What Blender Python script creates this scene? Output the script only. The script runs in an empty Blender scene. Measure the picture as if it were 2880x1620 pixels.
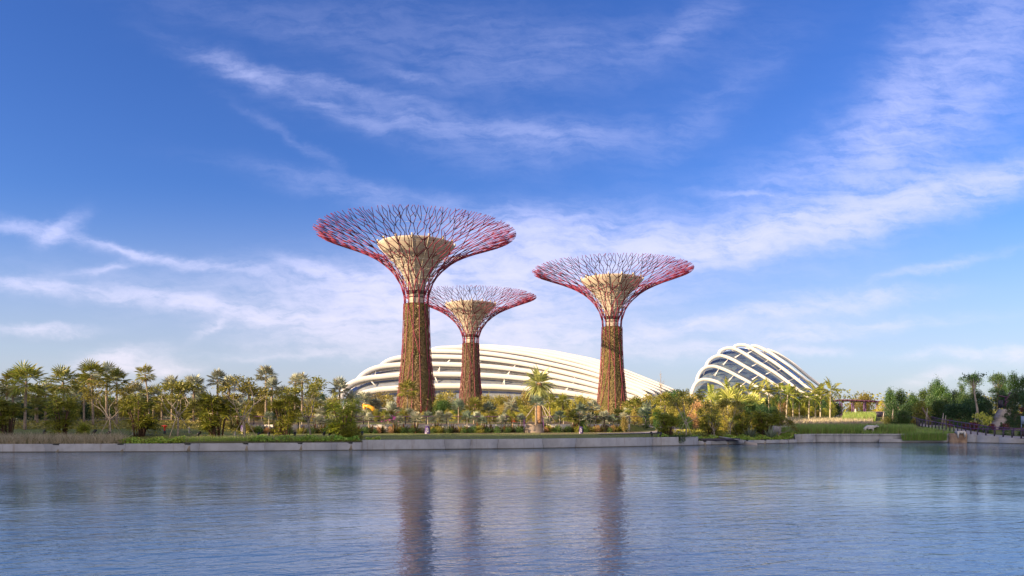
import bpy, math, random
import numpy as np
from mathutils import Vector, Matrix

# ------------------------------------------------------------------ camera
F = 2025.0          # focal length in pixels of a 2880 wide picture
HC = 3.2            # camera height over the water
HZ = 1178.0         # picture row of the horizon
scene = bpy.context.scene
cam_d = bpy.data.cameras.new("camera")
cam_d.sensor_fit = 'HORIZONTAL'
cam_d.sensor_width = 36.0
cam_d.lens = 36.0 * F / 2880.0
cam_d.shift_y = (HZ - 810.0) / 2880.0
cam_d.clip_start = 0.1
cam_d.clip_end = 9000.0
cam = bpy.data.objects.new("camera", cam_d)
scene.collection.objects.link(cam)
cam.location = (0, 0, HC)
cam.rotation_euler = (math.radians(90), 0, 0)
scene.camera = cam

# ------------------------------------------------------------------ light
SUN_AZ = math.radians(61)      # to the left of straight behind the camera
SUN_EL = math.radians(15)
sun_dir = Vector((-math.sin(SUN_AZ) * math.cos(SUN_EL), -math.cos(SUN_AZ) * math.cos(SUN_EL), math.sin(SUN_EL)))
sd = bpy.data.lights.new("sun", 'SUN')
sd.energy = 5.0
sd.angle = math.radians(0.5)
sd.color = (1.0, 0.74, 0.46)
so = bpy.data.objects.new("sun", sd)
scene.collection.objects.link(so)
so.rotation_euler = (-sun_dir).to_track_quat('-Z', 'Y').to_euler()

scene.view_settings.view_transform = 'Standard'
scene.view_settings.look = 'None'
scene.view_settings.gamma = 1.0
scene.view_settings.exposure = 1.15
scene.render.engine = 'CYCLES'
scene.cycles.max_bounces = 6
scene.cycles.diffuse_bounces = 2
scene.cycles.glossy_bounces = 3
scene.cycles.transmission_bounces = 4
scene.cycles.transparent_max_bounces = 6
scene.cycles.sample_clamp_indirect = 6.0


# ------------------------------------------------------------------ node helper
class NT:
    def __init__(self, tree):
        self.t = tree
        self.t.nodes.clear()

    def n(self, typ, **kw):
        nd = self.t.nodes.new(typ)
        for k, v in kw.items():
            setattr(nd, k, v)
        return nd

    def put(self, sock, v):
        if v is None:
            return
        if isinstance(v, bpy.types.NodeSocket):
            self.t.links.new(v, sock)
        else:
            sock.default_value = v

    def m(self, op, a, b=None, c=None, clamp=False):
        nd = self.n('ShaderNodeMath', operation=op)
        nd.use_clamp = clamp
        self.put(nd.inputs[0], a)
        self.put(nd.inputs[1], b)
        self.put(nd.inputs[2], c)
        return nd.outputs[0]

    def mix(self, f, a, b, blend='MIX'):
        nd = self.n('ShaderNodeMix', data_type='RGBA', blend_type=blend)
        nd.clamp_factor = True
        self.put(nd.inputs[0], f)
        self.put(nd.inputs[6], a)
        self.put(nd.inputs[7], b)
        return nd.outputs[2]

    def ramp(self, f, lo, hi, a=0.0, b=1.0, kind='SMOOTHSTEP'):
        nd = self.n('ShaderNodeMapRange')
        nd.interpolation_type = kind
        nd.clamp = True if kind == 'LINEAR' else False
        self.put(nd.inputs[0], f)
        nd.inputs[1].default_value = lo
        nd.inputs[2].default_value = hi
        nd.inputs[3].default_value = a
        nd.inputs[4].default_value = b
        return nd.outputs[0]

    def noise(self, vec, scale, detail=4, rough=0.55, dist=0.0):
        nd = self.n('ShaderNodeTexNoise')
        if vec is not None:
            self.put(nd.inputs['Vector'], vec)
        nd.inputs['Scale'].default_value = scale
        nd.inputs['Detail'].default_value = detail
        nd.inputs['Roughness'].default_value = rough
        nd.inputs['Distortion'].default_value = dist
        return nd.outputs['Fac']

    def xyz(self, x, y, z=0.0):
        nd = self.n('ShaderNodeCombineXYZ')
        self.put(nd.inputs[0], x)
        self.put(nd.inputs[1], y)
        self.put(nd.inputs[2], z)
        return nd.outputs[0]


# ------------------------------------------------------------------ sky
world = bpy.data.worlds.new("World")
scene.world = world
world.use_nodes = True
w = NT(world.node_tree)
sky = w.n('ShaderNodeTexSky')
sky.sky_type = 'NISHITA'
sky.sun_disc = False
sky.sun_elevation = SUN_EL
sky.sun_rotation = math.atan2(sun_dir.x, sun_dir.y)
sky.altitude = 0
sky.air_density = 1.0
sky.dust_density = 0.6
sky.ozone_density = 2.2
co = w.n('ShaderNodeTexCoord').outputs['Generated']
sp = w.n('ShaderNodeSeparateXYZ')
w.put(sp.inputs[0], co)
dx, dy, dz = sp.outputs
ay = w.m('MAXIMUM', w.m('ABSOLUTE', dy), 0.03)
U = w.m('DIVIDE', dx, ay)
V = w.m('DIVIDE', w.m('MAXIMUM', dz, 0.0), ay)
# break the cloud edges up with two warps
wp = w.n('ShaderNodeTexNoise')
w.put(wp.inputs['Vector'], w.xyz(U, w.m('MULTIPLY', V, 1.6)))
wp.inputs['Scale'].default_value = 9.0
wp.inputs['Detail'].default_value = 5
wp.inputs['Roughness'].default_value = 0.62
wsep = w.n('ShaderNodeSeparateColor')
w.put(wsep.inputs[0], wp.outputs['Color'])
Uw = w.m('ADD', U, w.m('MULTIPLY', w.m('SUBTRACT', wsep.outputs[0], 0.5), 0.09))
Vw = w.m('ADD', V, w.m('MULTIPLY', w.m('SUBTRACT', wsep.outputs[1], 0.5), 0.05))


def stroke(px, py, ang, ln, wd, amp):
    """soft streak of cirrus round one direction of the sky; ang in degrees, anticlockwise"""
    u0, v0 = (px - 1440) / F, (HZ - py) / F
    a = math.radians(ang)
    c, s = math.cos(a), math.sin(a)
    du = w.m('SUBTRACT', Uw, u0)
    dv = w.m('SUBTRACT', Vw, v0)
    p = w.m('MULTIPLY_ADD', du, c * F / ln, w.m('MULTIPLY', dv, s * F / ln))
    q = w.m('MULTIPLY_ADD', du, -s * F / wd, w.m('MULTIPLY', dv, c * F / wd))
    e = w.m('MULTIPLY_ADD', p, p, w.m('MULTIPLY', q, q))
    return w.m('MULTIPLY', w.m('EXPONENT', w.m('MULTIPLY', e, -1.0)), amp)


STROKES = [
    (690, 212, -24, 80, 34, 0.20), (930, 240, -12, 300, 16, 0.15), (830, 265, -22, 230, 14, 0.11),
    (600, 170, -25, 150, 26, 0.09), (1130, 215, -14, 120, 12, 0.09), (900, 90, -12, 520, 60, 0.06),
    (1350, 360, -6, 330, 36, 0.19), (1050, 330, -20, 360, 46, 0.09), (820, 395, -32, 160, 14, 0.09),
    (1150, 570, -12, 380, 34, 0.20), (1550, 170, 8, 500, 90, 0.09), (1600, 400, 6, 260, 60, 0.13),
    (80, 645, -8, 150, 14, 0.42), (160, 640, 30, 60, 22, 0.55), (330, 690, -14, 190, 10, 0.40),
    (560, 740, -10, 260, 15, 0.34), (300, 745, 8, 90, 11, 0.38), (60, 800, -4, 170, 20, 0.40),
    (330, 825, -6, 330, 18, 0.36), (640, 870, -12, 200, 20, 0.48), (600, 905, 35, 70, 13, 0.45),
    (820, 880, -8, 200, 15, 0.38), (130, 930, 3, 120, 14, 0.50), (470, 820, -5, 420, 60, 0.16),
    (960, 765, -9, 130, 20, 0.75), (1060, 840, -6, 300, 75, 0.66), (1320, 790, 5, 290, 100, 0.95),
    (1000, 950, -6, 330, 60, 0.36), (860, 1000, 0, 240, 13, 0.22), (1560, 660, 3, 280, 66, 0.62),
    (1750, 710, 6, 320, 55, 0.62), (2080, 672, 9, 300, 50, 1.05), (2450, 590, 14, 300, 48, 0.95),
    (2780, 520, 16, 240, 50, 0.62), (2300, 500, 22, 420, 100, 0.22), (2700, 230, 52, 480, 150, 0.30),
    (2500, 330, 62, 300, 90, 0.18), (2170, 545, -3, 120, 8, 0.34), (1560, 940, 0, 340, 60, 0.55),
    (2050, 905, 5, 300, 20, 0.34), (2430, 830, 3, 180, 17, 0.42), (2230, 870, 6, 260, 16, 0.32),
    (2230, 950, 5, 170, 18, 0.44), (2650, 750, 12, 200, 14, 0.26), (2400, 910, 4, 320, 16, 0.28),
    (1980, 985, 2, 220, 16, 0.34), (2200, 1000, 3, 160, 12, 0.34), (2700, 990, 4, 160, 14, 0.34),
    (2860, 995, 0, 90, 22, 0.40), (1700, 830, 4, 330, 40, 0.26), (330, 1000, 3, 95, 22, 0.75),
    (360, 1030, 0, 150, 22, 0.55), (470, 1050, 12, 70, 12, 0.50), (2640, 1060, 14, 90, 20, 0.35),
    (1250, 60, -6, 420, 70, 0.06), (1950, 60, 30, 160, 40, 0.10), (2000, 300, 40, 260, 60, 0.08),
]
tot = None
for s_ in STROKES:
    e_ = stroke(*s_)
    tot = e_ if tot is None else w.m('ADD', tot, e_)
fine = w.noise(w.xyz(w.m('MULTIPLY', Uw, 2.2), w.m('MULTIPLY', Vw, 11.0)), 5.5, 7, 0.66)
fine2 = w.noise(w.xyz(w.m('ADD', U, w.m('MULTIPLY', V, 1.1)), w.m('SUBTRACT', V, w.m('MULTIPLY', U, .35))), 16.0, 6, 0.62)
tex = w.m('ADD', w.m('MULTIPLY', fine, 1.15), w.m('MULTIPLY', fine2, 0.75))
dens = w.m('MULTIPLY', tot, w.ramp(tex, 0.62, 1.28, 0.2, 1.3))
dens = w.m('SUBTRACT', 1.0, w.m('EXPONENT', w.m('MULTIPLY', dens, -1.75)))
# clear air: deeper blue overhead, pale and slightly lilac towards the horizon
hs = w.n('ShaderNodeHueSaturation')
hs.inputs['Hue'].default_value = 0.515
hs.inputs['Saturation'].default_value = 1.25
hs.inputs['Value'].default_value = 1.0
w.put(hs.inputs['Color'], sky.outputs[0])
low = w.ramp(V, -0.02, 0.34, 1.0, 0.0)
deep = w.mix(1.0, hs.outputs[0], (.82, .99, 1.38, 1), 'MULTIPLY')
air = w.mix(w.m('MULTIPLY', low, 0.74), deep, (4.1, 4.1, 4.9, 1))
cl = w.mix(low, (5.0, 5.3, 8.3, 1), (7.4, 6.7, 7.1, 1))
skyc = w.mix(w.m('MULTIPLY', dens, 0.92), air, cl)
# bright warm veil added to the unseen sky behind the viewer as fill light
west_fill = w.m('MULTIPLY', w.ramp(dy, 0.05, -0.45, 0.0, 1.0), w.ramp(dz, -0.05, 0.08, 0.0, 1.0))
skyc = w.mix(w.m('MULTIPLY', west_fill, 0.6), skyc, (12.0, 10.0, 8.4, 1))
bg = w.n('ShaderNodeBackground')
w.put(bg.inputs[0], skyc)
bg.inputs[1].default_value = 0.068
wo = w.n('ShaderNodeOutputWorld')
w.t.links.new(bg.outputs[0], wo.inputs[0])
world.cycles.sampling_method = 'MANUAL'
world.cycles.sample_map_resolution = 512


# ------------------------------------------------------------------ materials
def principled(name):
    m = bpy.data.materials.new(name)
    m.use_nodes = True
    t = NT(m.node_tree)
    b = t.n('ShaderNodeBsdfPrincipled')
    o = t.n('ShaderNodeOutputMaterial')
    t.t.links.new(b.outputs[0], o.inputs[0])
    return m, t, b


def rgb(c):
    return (c[0], c[1], c[2], 1.0)


def plain(name, c, rough=0.6, var=0.12, scale=1.2, metal=0.0, bump=0.0, bscale=8.0, c2=None):
    """a weathered single colour: large soft mottling, a little grain"""
    m, t, b = principled(name)
    pos = t.n('ShaderNodeNewGeometry').outputs['Position']
    n1 = t.noise(pos, scale, 5, 0.6)
    d = c2 if c2 else tuple(x * (1 - 2 * var) for x in c)
    e = tuple(min(1, x * (1 + var)) for x in c)
    col = t.mix(t.ramp(n1, 0.3, 0.7), rgb(e), rgb(d))
    t.put(b.inputs['Base Color'], col)
    b.inputs['Roughness'].default_value = rough
    b.inputs['Metallic'].default_value = metal
    if bump > 0:
        bp = t.n('ShaderNodeBump')
        bp.inputs['Strength'].default_value = bump
        bp.inputs['Distance'].default_value = 0.05
        t.put(bp.inputs['Height'], t.noise(pos, bscale, 5, 0.6))
        t.put(b.inputs['Normal'], bp.outputs[0])
    return m


LEAF_GAIN = 2.8


def leafmat(name, c1, c2, c3=None, trans=0.3, rough=0.45, objvar=0.25):
    """leaves: each leaf its own tint, each plant its own brightness, some light through the blade"""
    m = bpy.data.materials.new(name)
    m.use_nodes = True
    t = NT(m.node_tree)
    g = t.n('ShaderNodeNewGeometry')
    r = g.outputs['Random Per Island']
    c1, c2 = [tuple(min(.6, q * LEAF_GAIN) for q in c) for c in (c1, c2)]
    col = t.mix(r, rgb(c1), rgb(c2))
    if c3:
        r2 = t.m('FRACT', t.m('MULTIPLY', r, 17.31))
        col = t.mix(t.ramp(r2, 0.82, 0.9), col, rgb(c3))
    oi = t.n('ShaderNodeObjectInfo').outputs['Random']
    hv = t.n('ShaderNodeHueSaturation')
    t.put(hv.inputs['Value'], t.m('MULTIPLY_ADD', oi, 2 * objvar, 1 - objvar))
    t.put(hv.inputs['Hue'], t.m('MULTIPLY_ADD', t.m('FRACT', t.m('MULTIPLY', oi, 7.7)), 0.03, 0.485))
    t.put(hv.inputs['Color'], col)
    b = t.n('ShaderNodeBsdfPrincipled')
    t.put(b.inputs['Base Color'], hv.outputs[0])
    b.inputs['Roughness'].default_value = rough
    b.inputs['Specular IOR Level'].default_value = 0.35
    tr = t.n('ShaderNodeBsdfTranslucent')
    t.put(tr.inputs[0], hv.outputs[0])
    mx = t.n('ShaderNodeMixShader')
    mx.inputs[0].default_value = trans
    t.t.links.new(b.outputs[0], mx.inputs[1])
    t.t.links.new(tr.outputs[0], mx.inputs[2])
    o = t.n('ShaderNodeOutputMaterial')
    t.t.links.new(mx.outputs[0], o.inputs[0])
    return m


M = {}
M['concrete'] = plain('concrete', (.33, .33, .34), .85, .12, .9, bump=.25, bscale=14)
M['white_plaster'] = plain('white_plaster', (.46, .44, .42), .8, .08, .8, bump=.1)
M['paving'] = plain('paving', (.34, .31, .295), .8, .08, .7, bump=.1)
M['rust_concrete'] = plain('rust_concrete', (.34, .25, .18), .9, .2, 1.4, c2=(.16, .10, .07))
M['white_steel'] = plain('white_steel', (.72, .70, .66), .42, .02, .12)
M['strut_white'] = plain('strut_white', (.75, .74, .72), .5, .03, .5)
M['core'] = plain('core_concrete', (.50, .44, .36), .75, .07, .5, bump=.08, bscale=3)
def core_mat():
    m, t, b = principled('funnel_concrete')
    g_ = t.n('ShaderNodeNewGeometry')
    s_ = t.n('ShaderNodeSeparateXYZ')
    t.put(s_.inputs[0], g_.outputs['Position'])
    runs = t.noise(t.xyz(s_.outputs[0], s_.outputs[1], t.m('MULTIPLY', s_.outputs[2], .16)), 1.6, 6, .7)
    mott = t.noise(g_.outputs['Position'], .5, 4, .6)
    c = t.mix(t.ramp(mott, .3, .7), (.53, .465, .38, 1), (.44, .385, .31, 1))
    c = t.mix(t.m('MULTIPLY', t.ramp(runs, .52, .72), .6), c, (.25, .21, .165, 1))
    seam = t.m('LESS_THAN', t.m('FRACT', t.m('MULTIPLY', s_.outputs[2], .37)), .035)
    c = t.mix(t.m('MULTIPLY', seam, .55), c, (.18, .15, .12, 1))
    t.put(b.inputs['Base Color'], c)
    b.inputs['Roughness'].default_value = .8
    return m


M['core'] = core_mat()
M['blue_board'] = plain('blue_board', (.16, .24, .42), .5, .05, 1)
M['red_steel'] = plain('red_steel', (.21, .009, .045), .5, .12, .3)
M['cable'] = plain('cable_steel', (.6, .58, .54), .5, .05, 1)
M['pergola'] = plain('pergola_paint', (.085, .032, .065), .5, .1, 1)
M['purple'] = plain('purple_paint', (.10, .035, .16), .45, .08, 1)
M['purple_rail'] = plain('purple_rail', (.15, .045, .18), .4, .08, 1)
M['dark_post'] = plain('dark_post', (.035, .028, .055), .5, .1, 2)
M['sign_purple'] = plain('sign_purple', (.06, .035, .14), .4, .05, 1)
M['sign_white'] = plain('sign_white', (.7, .7, .78), .5, .03, 1)
M['black'] = plain('black_metal', (.012, .012, .014), .45, .1, 3)
M['grey_metal'] = plain('grey_metal', (.30, .31, .34), .45, .05, 3)
M['red_paint'] = plain('red_paint', (.55, .03, .02), .4, .05, 3)
M['orange_paint'] = plain('orange_paint', (.7, .12, .03), .45, .06, 3)
M['yellow_paint'] = plain('yellow_paint', (.72, .34, .02), .4, .06, 2)
M['pole_wood'] = plain('pole_wood', (.42, .36, .31), .75, .12, 3)
M['palm_bark'] = plain('palm_bark', (.27, .21, .16), .9, .2, 5, bump=.5, bscale=12)
M['date_bark'] = plain('date_bark', (.33, .19, .10), .9, .25, 6, bump=.8, bscale=9)
M['pale_bark'] = plain('pale_bark', (.46, .40, .30), .8, .12, 3, bump=.3)
M['bark'] = plain('bark', (.17, .13, .10), .9, .2, 4, bump=.5)
M['grey_bark'] = plain('grey_bark', (.34, .29, .25), .85, .15, 4, bump=.4)
M['cane'] = plain('cane_stem', (.085, .045, .03), .8, .2, 5)
M['white_stone'] = plain('white_stone', (.50, .49, .48), .6, .05, 3)
M['soil'] = plain('soil', (.10, .065, .045), .95, .2, .8)

M['fan_leaf'] = leafmat('fan_leaf', (.055, .072, .010), (.122, .112, .02), (.20, .17, .05))
M['dead_leaf'] = leafmat('dead_leaf', (.20, .12, .06), (.30, .20, .10))
M['cane_leaf'] = leafmat('cane_leaf', (.040, .060, .006), (.112, .112, .012), (.15, .14, .02))
M['silver_leaf'] = leafmat('silver_leaf', (.085, .105, .075), (.16, .16, .115), (.25, .2, .12), trans=.15)
M['date_leaf'] = leafmat('date_leaf', (.10, .12, .04), (.19, .185, .07), trans=.2)
M['blue_leaf'] = leafmat('blue_leaf', (.045, .065, .042), (.085, .10, .072), trans=.2)
M['royal_leaf'] = leafmat('royal_leaf', (.06, .09, .012), (.15, .15, .025), (.26, .20, .05))
M['tree_leaf'] = leafmat('tree_leaf', (.066, .074, .010), (.138, .124, .022), (.2, .17, .03))
M['olive_leaf'] = leafmat('olive_leaf', (.082, .080, .016), (.165, .138, .034), (.25, .19, .05))
M['green_leaf'] = leafmat('green_leaf', (.011, .028, .007), (.032, .058, .012), trans=.25)  # darkened so the hill trees read as shaded; shade is in the colour
M['deep_leaf'] = leafmat('deep_leaf', (.008, .022, .008), (.024, .046, .014), trans=.2)  # darkened too, in place of cast shade over the hill trees
M['gold_leaf'] = leafmat('gold_leaf', (.17, .14, .012), (.30, .22, .03))
M['lime_leaf'] = leafmat('lime_leaf', (.16, .19, .02), (.30, .30, .05))
M['giant_leaf'] = leafmat('giant_leaf', (.16, .19, .03), (.27, .26, .07))
M['rust_leaf'] = leafmat('rust_leaf', (.13, .075, .035), (.20, .125, .06))
M['dark_leaf'] = leafmat('dark_leaf', (.018, .022, .010), (.05, .05, .02), (.16, .07, .03))
M['maroon_leaf'] = leafmat('maroon_leaf', (.04, .010, .012), (.085, .022, .022))
M['reed'] = leafmat('reed_blade', (.055, .105, .02), (.13, .17, .04), (.3, .24, .12), objvar=.02)
M['reed_flower'] = leafmat('reed_plume', (.12, .09, .065), (.19, .14, .11), objvar=.02)
M['dry_grass'] = leafmat('dry_grass', (.16, .13, .08), (.25, .20, .14), (.08, .11, .03), objvar=.02)
M['meadow'] = leafmat('meadow', (.06, .11, .02), (.14, .19, .04), (.28, .22, .2), objvar=.02)
M['fern'] = leafmat('fern_leaf', (.06, .13, .015), (.16, .22, .04), (.3, .27, .06), objvar=.05)
M['flower'] = leafmat('pink_flower', (.60, .02, .12), (.75, .06, .2))


def wall_plant_mat(name, brown, tan, green):
    m = leafmat(name, brown, tan, None, trans=.1, objvar=.05)
    t = m.node_tree
    hv = next(n for n in t.nodes if n.type == 'HUE_SAT')
    old = hv.inputs['Color'].links[0].from_socket
    pos = t.nodes.new('ShaderNodeNewGeometry').outputs['Position']
    nz = t.nodes.new('ShaderNodeTexNoise')
    mp = t.nodes.new('ShaderNodeVectorMath')
    mp.operation = 'MULTIPLY'
    mp.inputs[1].default_value = (1, 1, .3)
    t.links.new(pos, mp.inputs[0])
    t.links.new(mp.outputs[0], nz.inputs['Vector'])
    nz.inputs['Scale'].default_value = .75
    nz.inputs['Detail'].default_value = 4
    nz.inputs['Roughness'].default_value = .7
    mr = t.nodes.new('ShaderNodeMapRange')
    mr.inputs[1].default_value, mr.inputs[2].default_value = .45, .6
    t.links.new(nz.outputs['Fac'], mr.inputs[0])
    mx = t.nodes.new('ShaderNodeMix')
    mx.data_type = 'RGBA'
    t.links.new(mr.outputs[0], mx.inputs[0])
    t.links.new(old, mx.inputs[6])
    mx.inputs[7].default_value = rgb(green)
    t.links.new(mx.outputs[2], hv.inputs['Color'])
    return m


M['wall_moss'] = wall_plant_mat('wall_moss', (.060, .043, .017), (.126, .092, .040), (.15, .14, .04))
M['wall_rosette'] = wall_plant_mat('wall_rosette', (.054, .039, .021), (.112, .084, .05), (.155, .13, .06))


def wall_core_mat():
    m, t, b = principled('planted_panel')
    tc = t.n('ShaderNodeNewGeometry').outputs['Position']
    sp_ = t.n('ShaderNodeSeparateXYZ')
    t.put(sp_.inputs[0], tc)
    v = t.xyz(sp_.outputs[0], sp_.outputs[1], t.m('MULTIPLY', sp_.outputs[2], 0.35))
    n = t.noise(v, 2.2, 6, .65)
    t.put(b.inputs['Base Color'], t.mix(t.ramp(n, .35, .68), (.06, .045, .02, 1), (.17, .125, .065, 1)))
    b.inputs['Roughness'].default_value = .95
    return m


M['planted'] = wall_core_mat()


def glass_mat(name, nu, nv, ca=(.06, .085, .13, 1), cb=(.16, .20, .22, 1)):
    """dark blue glazing with thin bars, uv driven"""
    m, t, b = principled(name)
    uv = t.n('ShaderNodeUVMap').outputs[0]
    s_ = t.n('ShaderNodeSeparateXYZ')
    t.put(s_.inputs[0], uv)
    fu = t.m('FRACT', t.m('MULTIPLY', s_.outputs[0], nu))
    fv = t.m('FRACT', t.m('MULTIPLY', s_.outputs[1], nv))
    bar = t.m('MAXIMUM', t.m('GREATER_THAN', fu, 0.94), t.m('GREATER_THAN', fv, 0.93))
    cell = t.xyz(t.m('FLOOR', t.m('MULTIPLY', s_.outputs[0], nu)), t.m('FLOOR', t.m('MULTIPLY', s_.outputs[1], nv)))
    wn = t.n('ShaderNodeTexWhiteNoise')
    t.put(wn.inputs[0], cell)
    col = t.mix(wn.outputs[0], ca, cb)
    t.put(b.inputs['Base Color'], t.mix(bar, col, (.20, .19, .18, 1)))
    t.put(b.inputs['Roughness'], t.m('MULTIPLY_ADD', bar, 0.4, 0.06))
    b.inputs['Specular IOR Level'].default_value = 0.9
    b.inputs['Metallic'].default_value = 0.15
    return m


M['glass'] = glass_mat('dome_glass', 64, 40, (.22, .26, .34, 1), (.33, .36, .40, 1))
M['glass_fine'] = glass_mat('striped_dome_glass', 42, 34, (.09, .13, .22, 1), (.19, .27, .31, 1))


def water_mat():
    m, t, b = principled('water')
    pos = t.n('ShaderNodeNewGeometry').outputs['Position']
    s_ = t.n('ShaderNodeSeparateXYZ')
    t.put(s_.inputs[0], pos)
    a = math.radians(14)
    x2 = t.m('MULTIPLY_ADD', s_.outputs[0], math.cos(a), t.m('MULTIPLY', s_.outputs[1], math.sin(a)))
    y2 = t.m('MULTIPLY_ADD', s_.outputs[0], -math.sin(a), t.m('MULTIPLY', s_.outputs[1], math.cos(a)))
    v1 = t.xyz(t.m('MULTIPLY', x2, .42), y2)
    n1 = t.noise(v1, 2.0, 3, .5, .6)
    n2 = t.noise(t.xyz(s_.outputs[0], t.m('MULTIPLY', s_.outputs[1], 1.5)), 4.6, 3, .55, .3)
    big = t.noise(pos, 0.05, 2, .5)
    n3 = t.noise(v1, .33, 2, .5)
    h = t.m('ADD', t.m('MULTIPLY', n1, 0.040), t.m('MULTIPLY', n2, 0.013))
    h = t.m('ADD', t.m('MULTIPLY', h, t.ramp(big, .36, .66, .4, 1.25)), t.m('MULTIPLY', n3, 0.05))
    bp = t.n('ShaderNodeBump')
    bp.inputs['Strength'].default_value = 1.0
    bp.inputs['Distance'].default_value = 1.0
    t.put(bp.inputs['Height'], h)
    t.put(b.inputs['Normal'], bp.outputs[0])
    b.inputs['Base Color'].default_value = (.08, .19, .27, 1)
    b.inputs['Roughness'].default_value = .05
    b.inputs['IOR'].default_value = 1.5
    return m


M['water'] = water_mat()


def ground_mat():
    m, t, b = principled('ground')
    pos = t.n('ShaderNodeNewGeometry').outputs['Position']
    n1 = t.noise(pos, .22, 5, .6)
    n2 = t.noise(pos, 2.5, 5, .6)
    n3 = t.noise(pos, .07, 3, .5)
    g = t.mix(t.ramp(n2, .3, .7), (.085, .115, .014, 1), (.16, .17, .03, 1))
    g = t.mix(t.ramp(n1, .52, .7), g, (.15, .15, .05, 1))
    s_ = t.n('ShaderNodeSeparateXYZ')
    t.put(s_.inputs[0], pos)
    earth = t.mix(t.ramp(n2, .35, .65), (.12, .075, .045, 1), (.23, .15, .10, 1))
    back = t.ramp(s_.outputs[1], 88, 97, 0, 1)
    patch = t.m('MULTIPLY', t.m('MULTIPLY', t.ramp(n3, .45, .58), back), t.ramp(s_.outputs[0], 30, 50, 1, .15))
    t.put(b.inputs['Base Color'], t.mix(patch, g, earth))
    b.inputs['Roughness'].default_value = .95
    bp = t.n('ShaderNodeBump')
    bp.inputs['Strength'].default_value = .5
    bp.inputs['Distance'].default_value = .06
    t.put(bp.inputs['Height'], t.noise(pos, 9, 4, .7))
    t.put(b.inputs['Normal'], bp.outputs[0])
    return m


M['ground'] = ground_mat()


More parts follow.
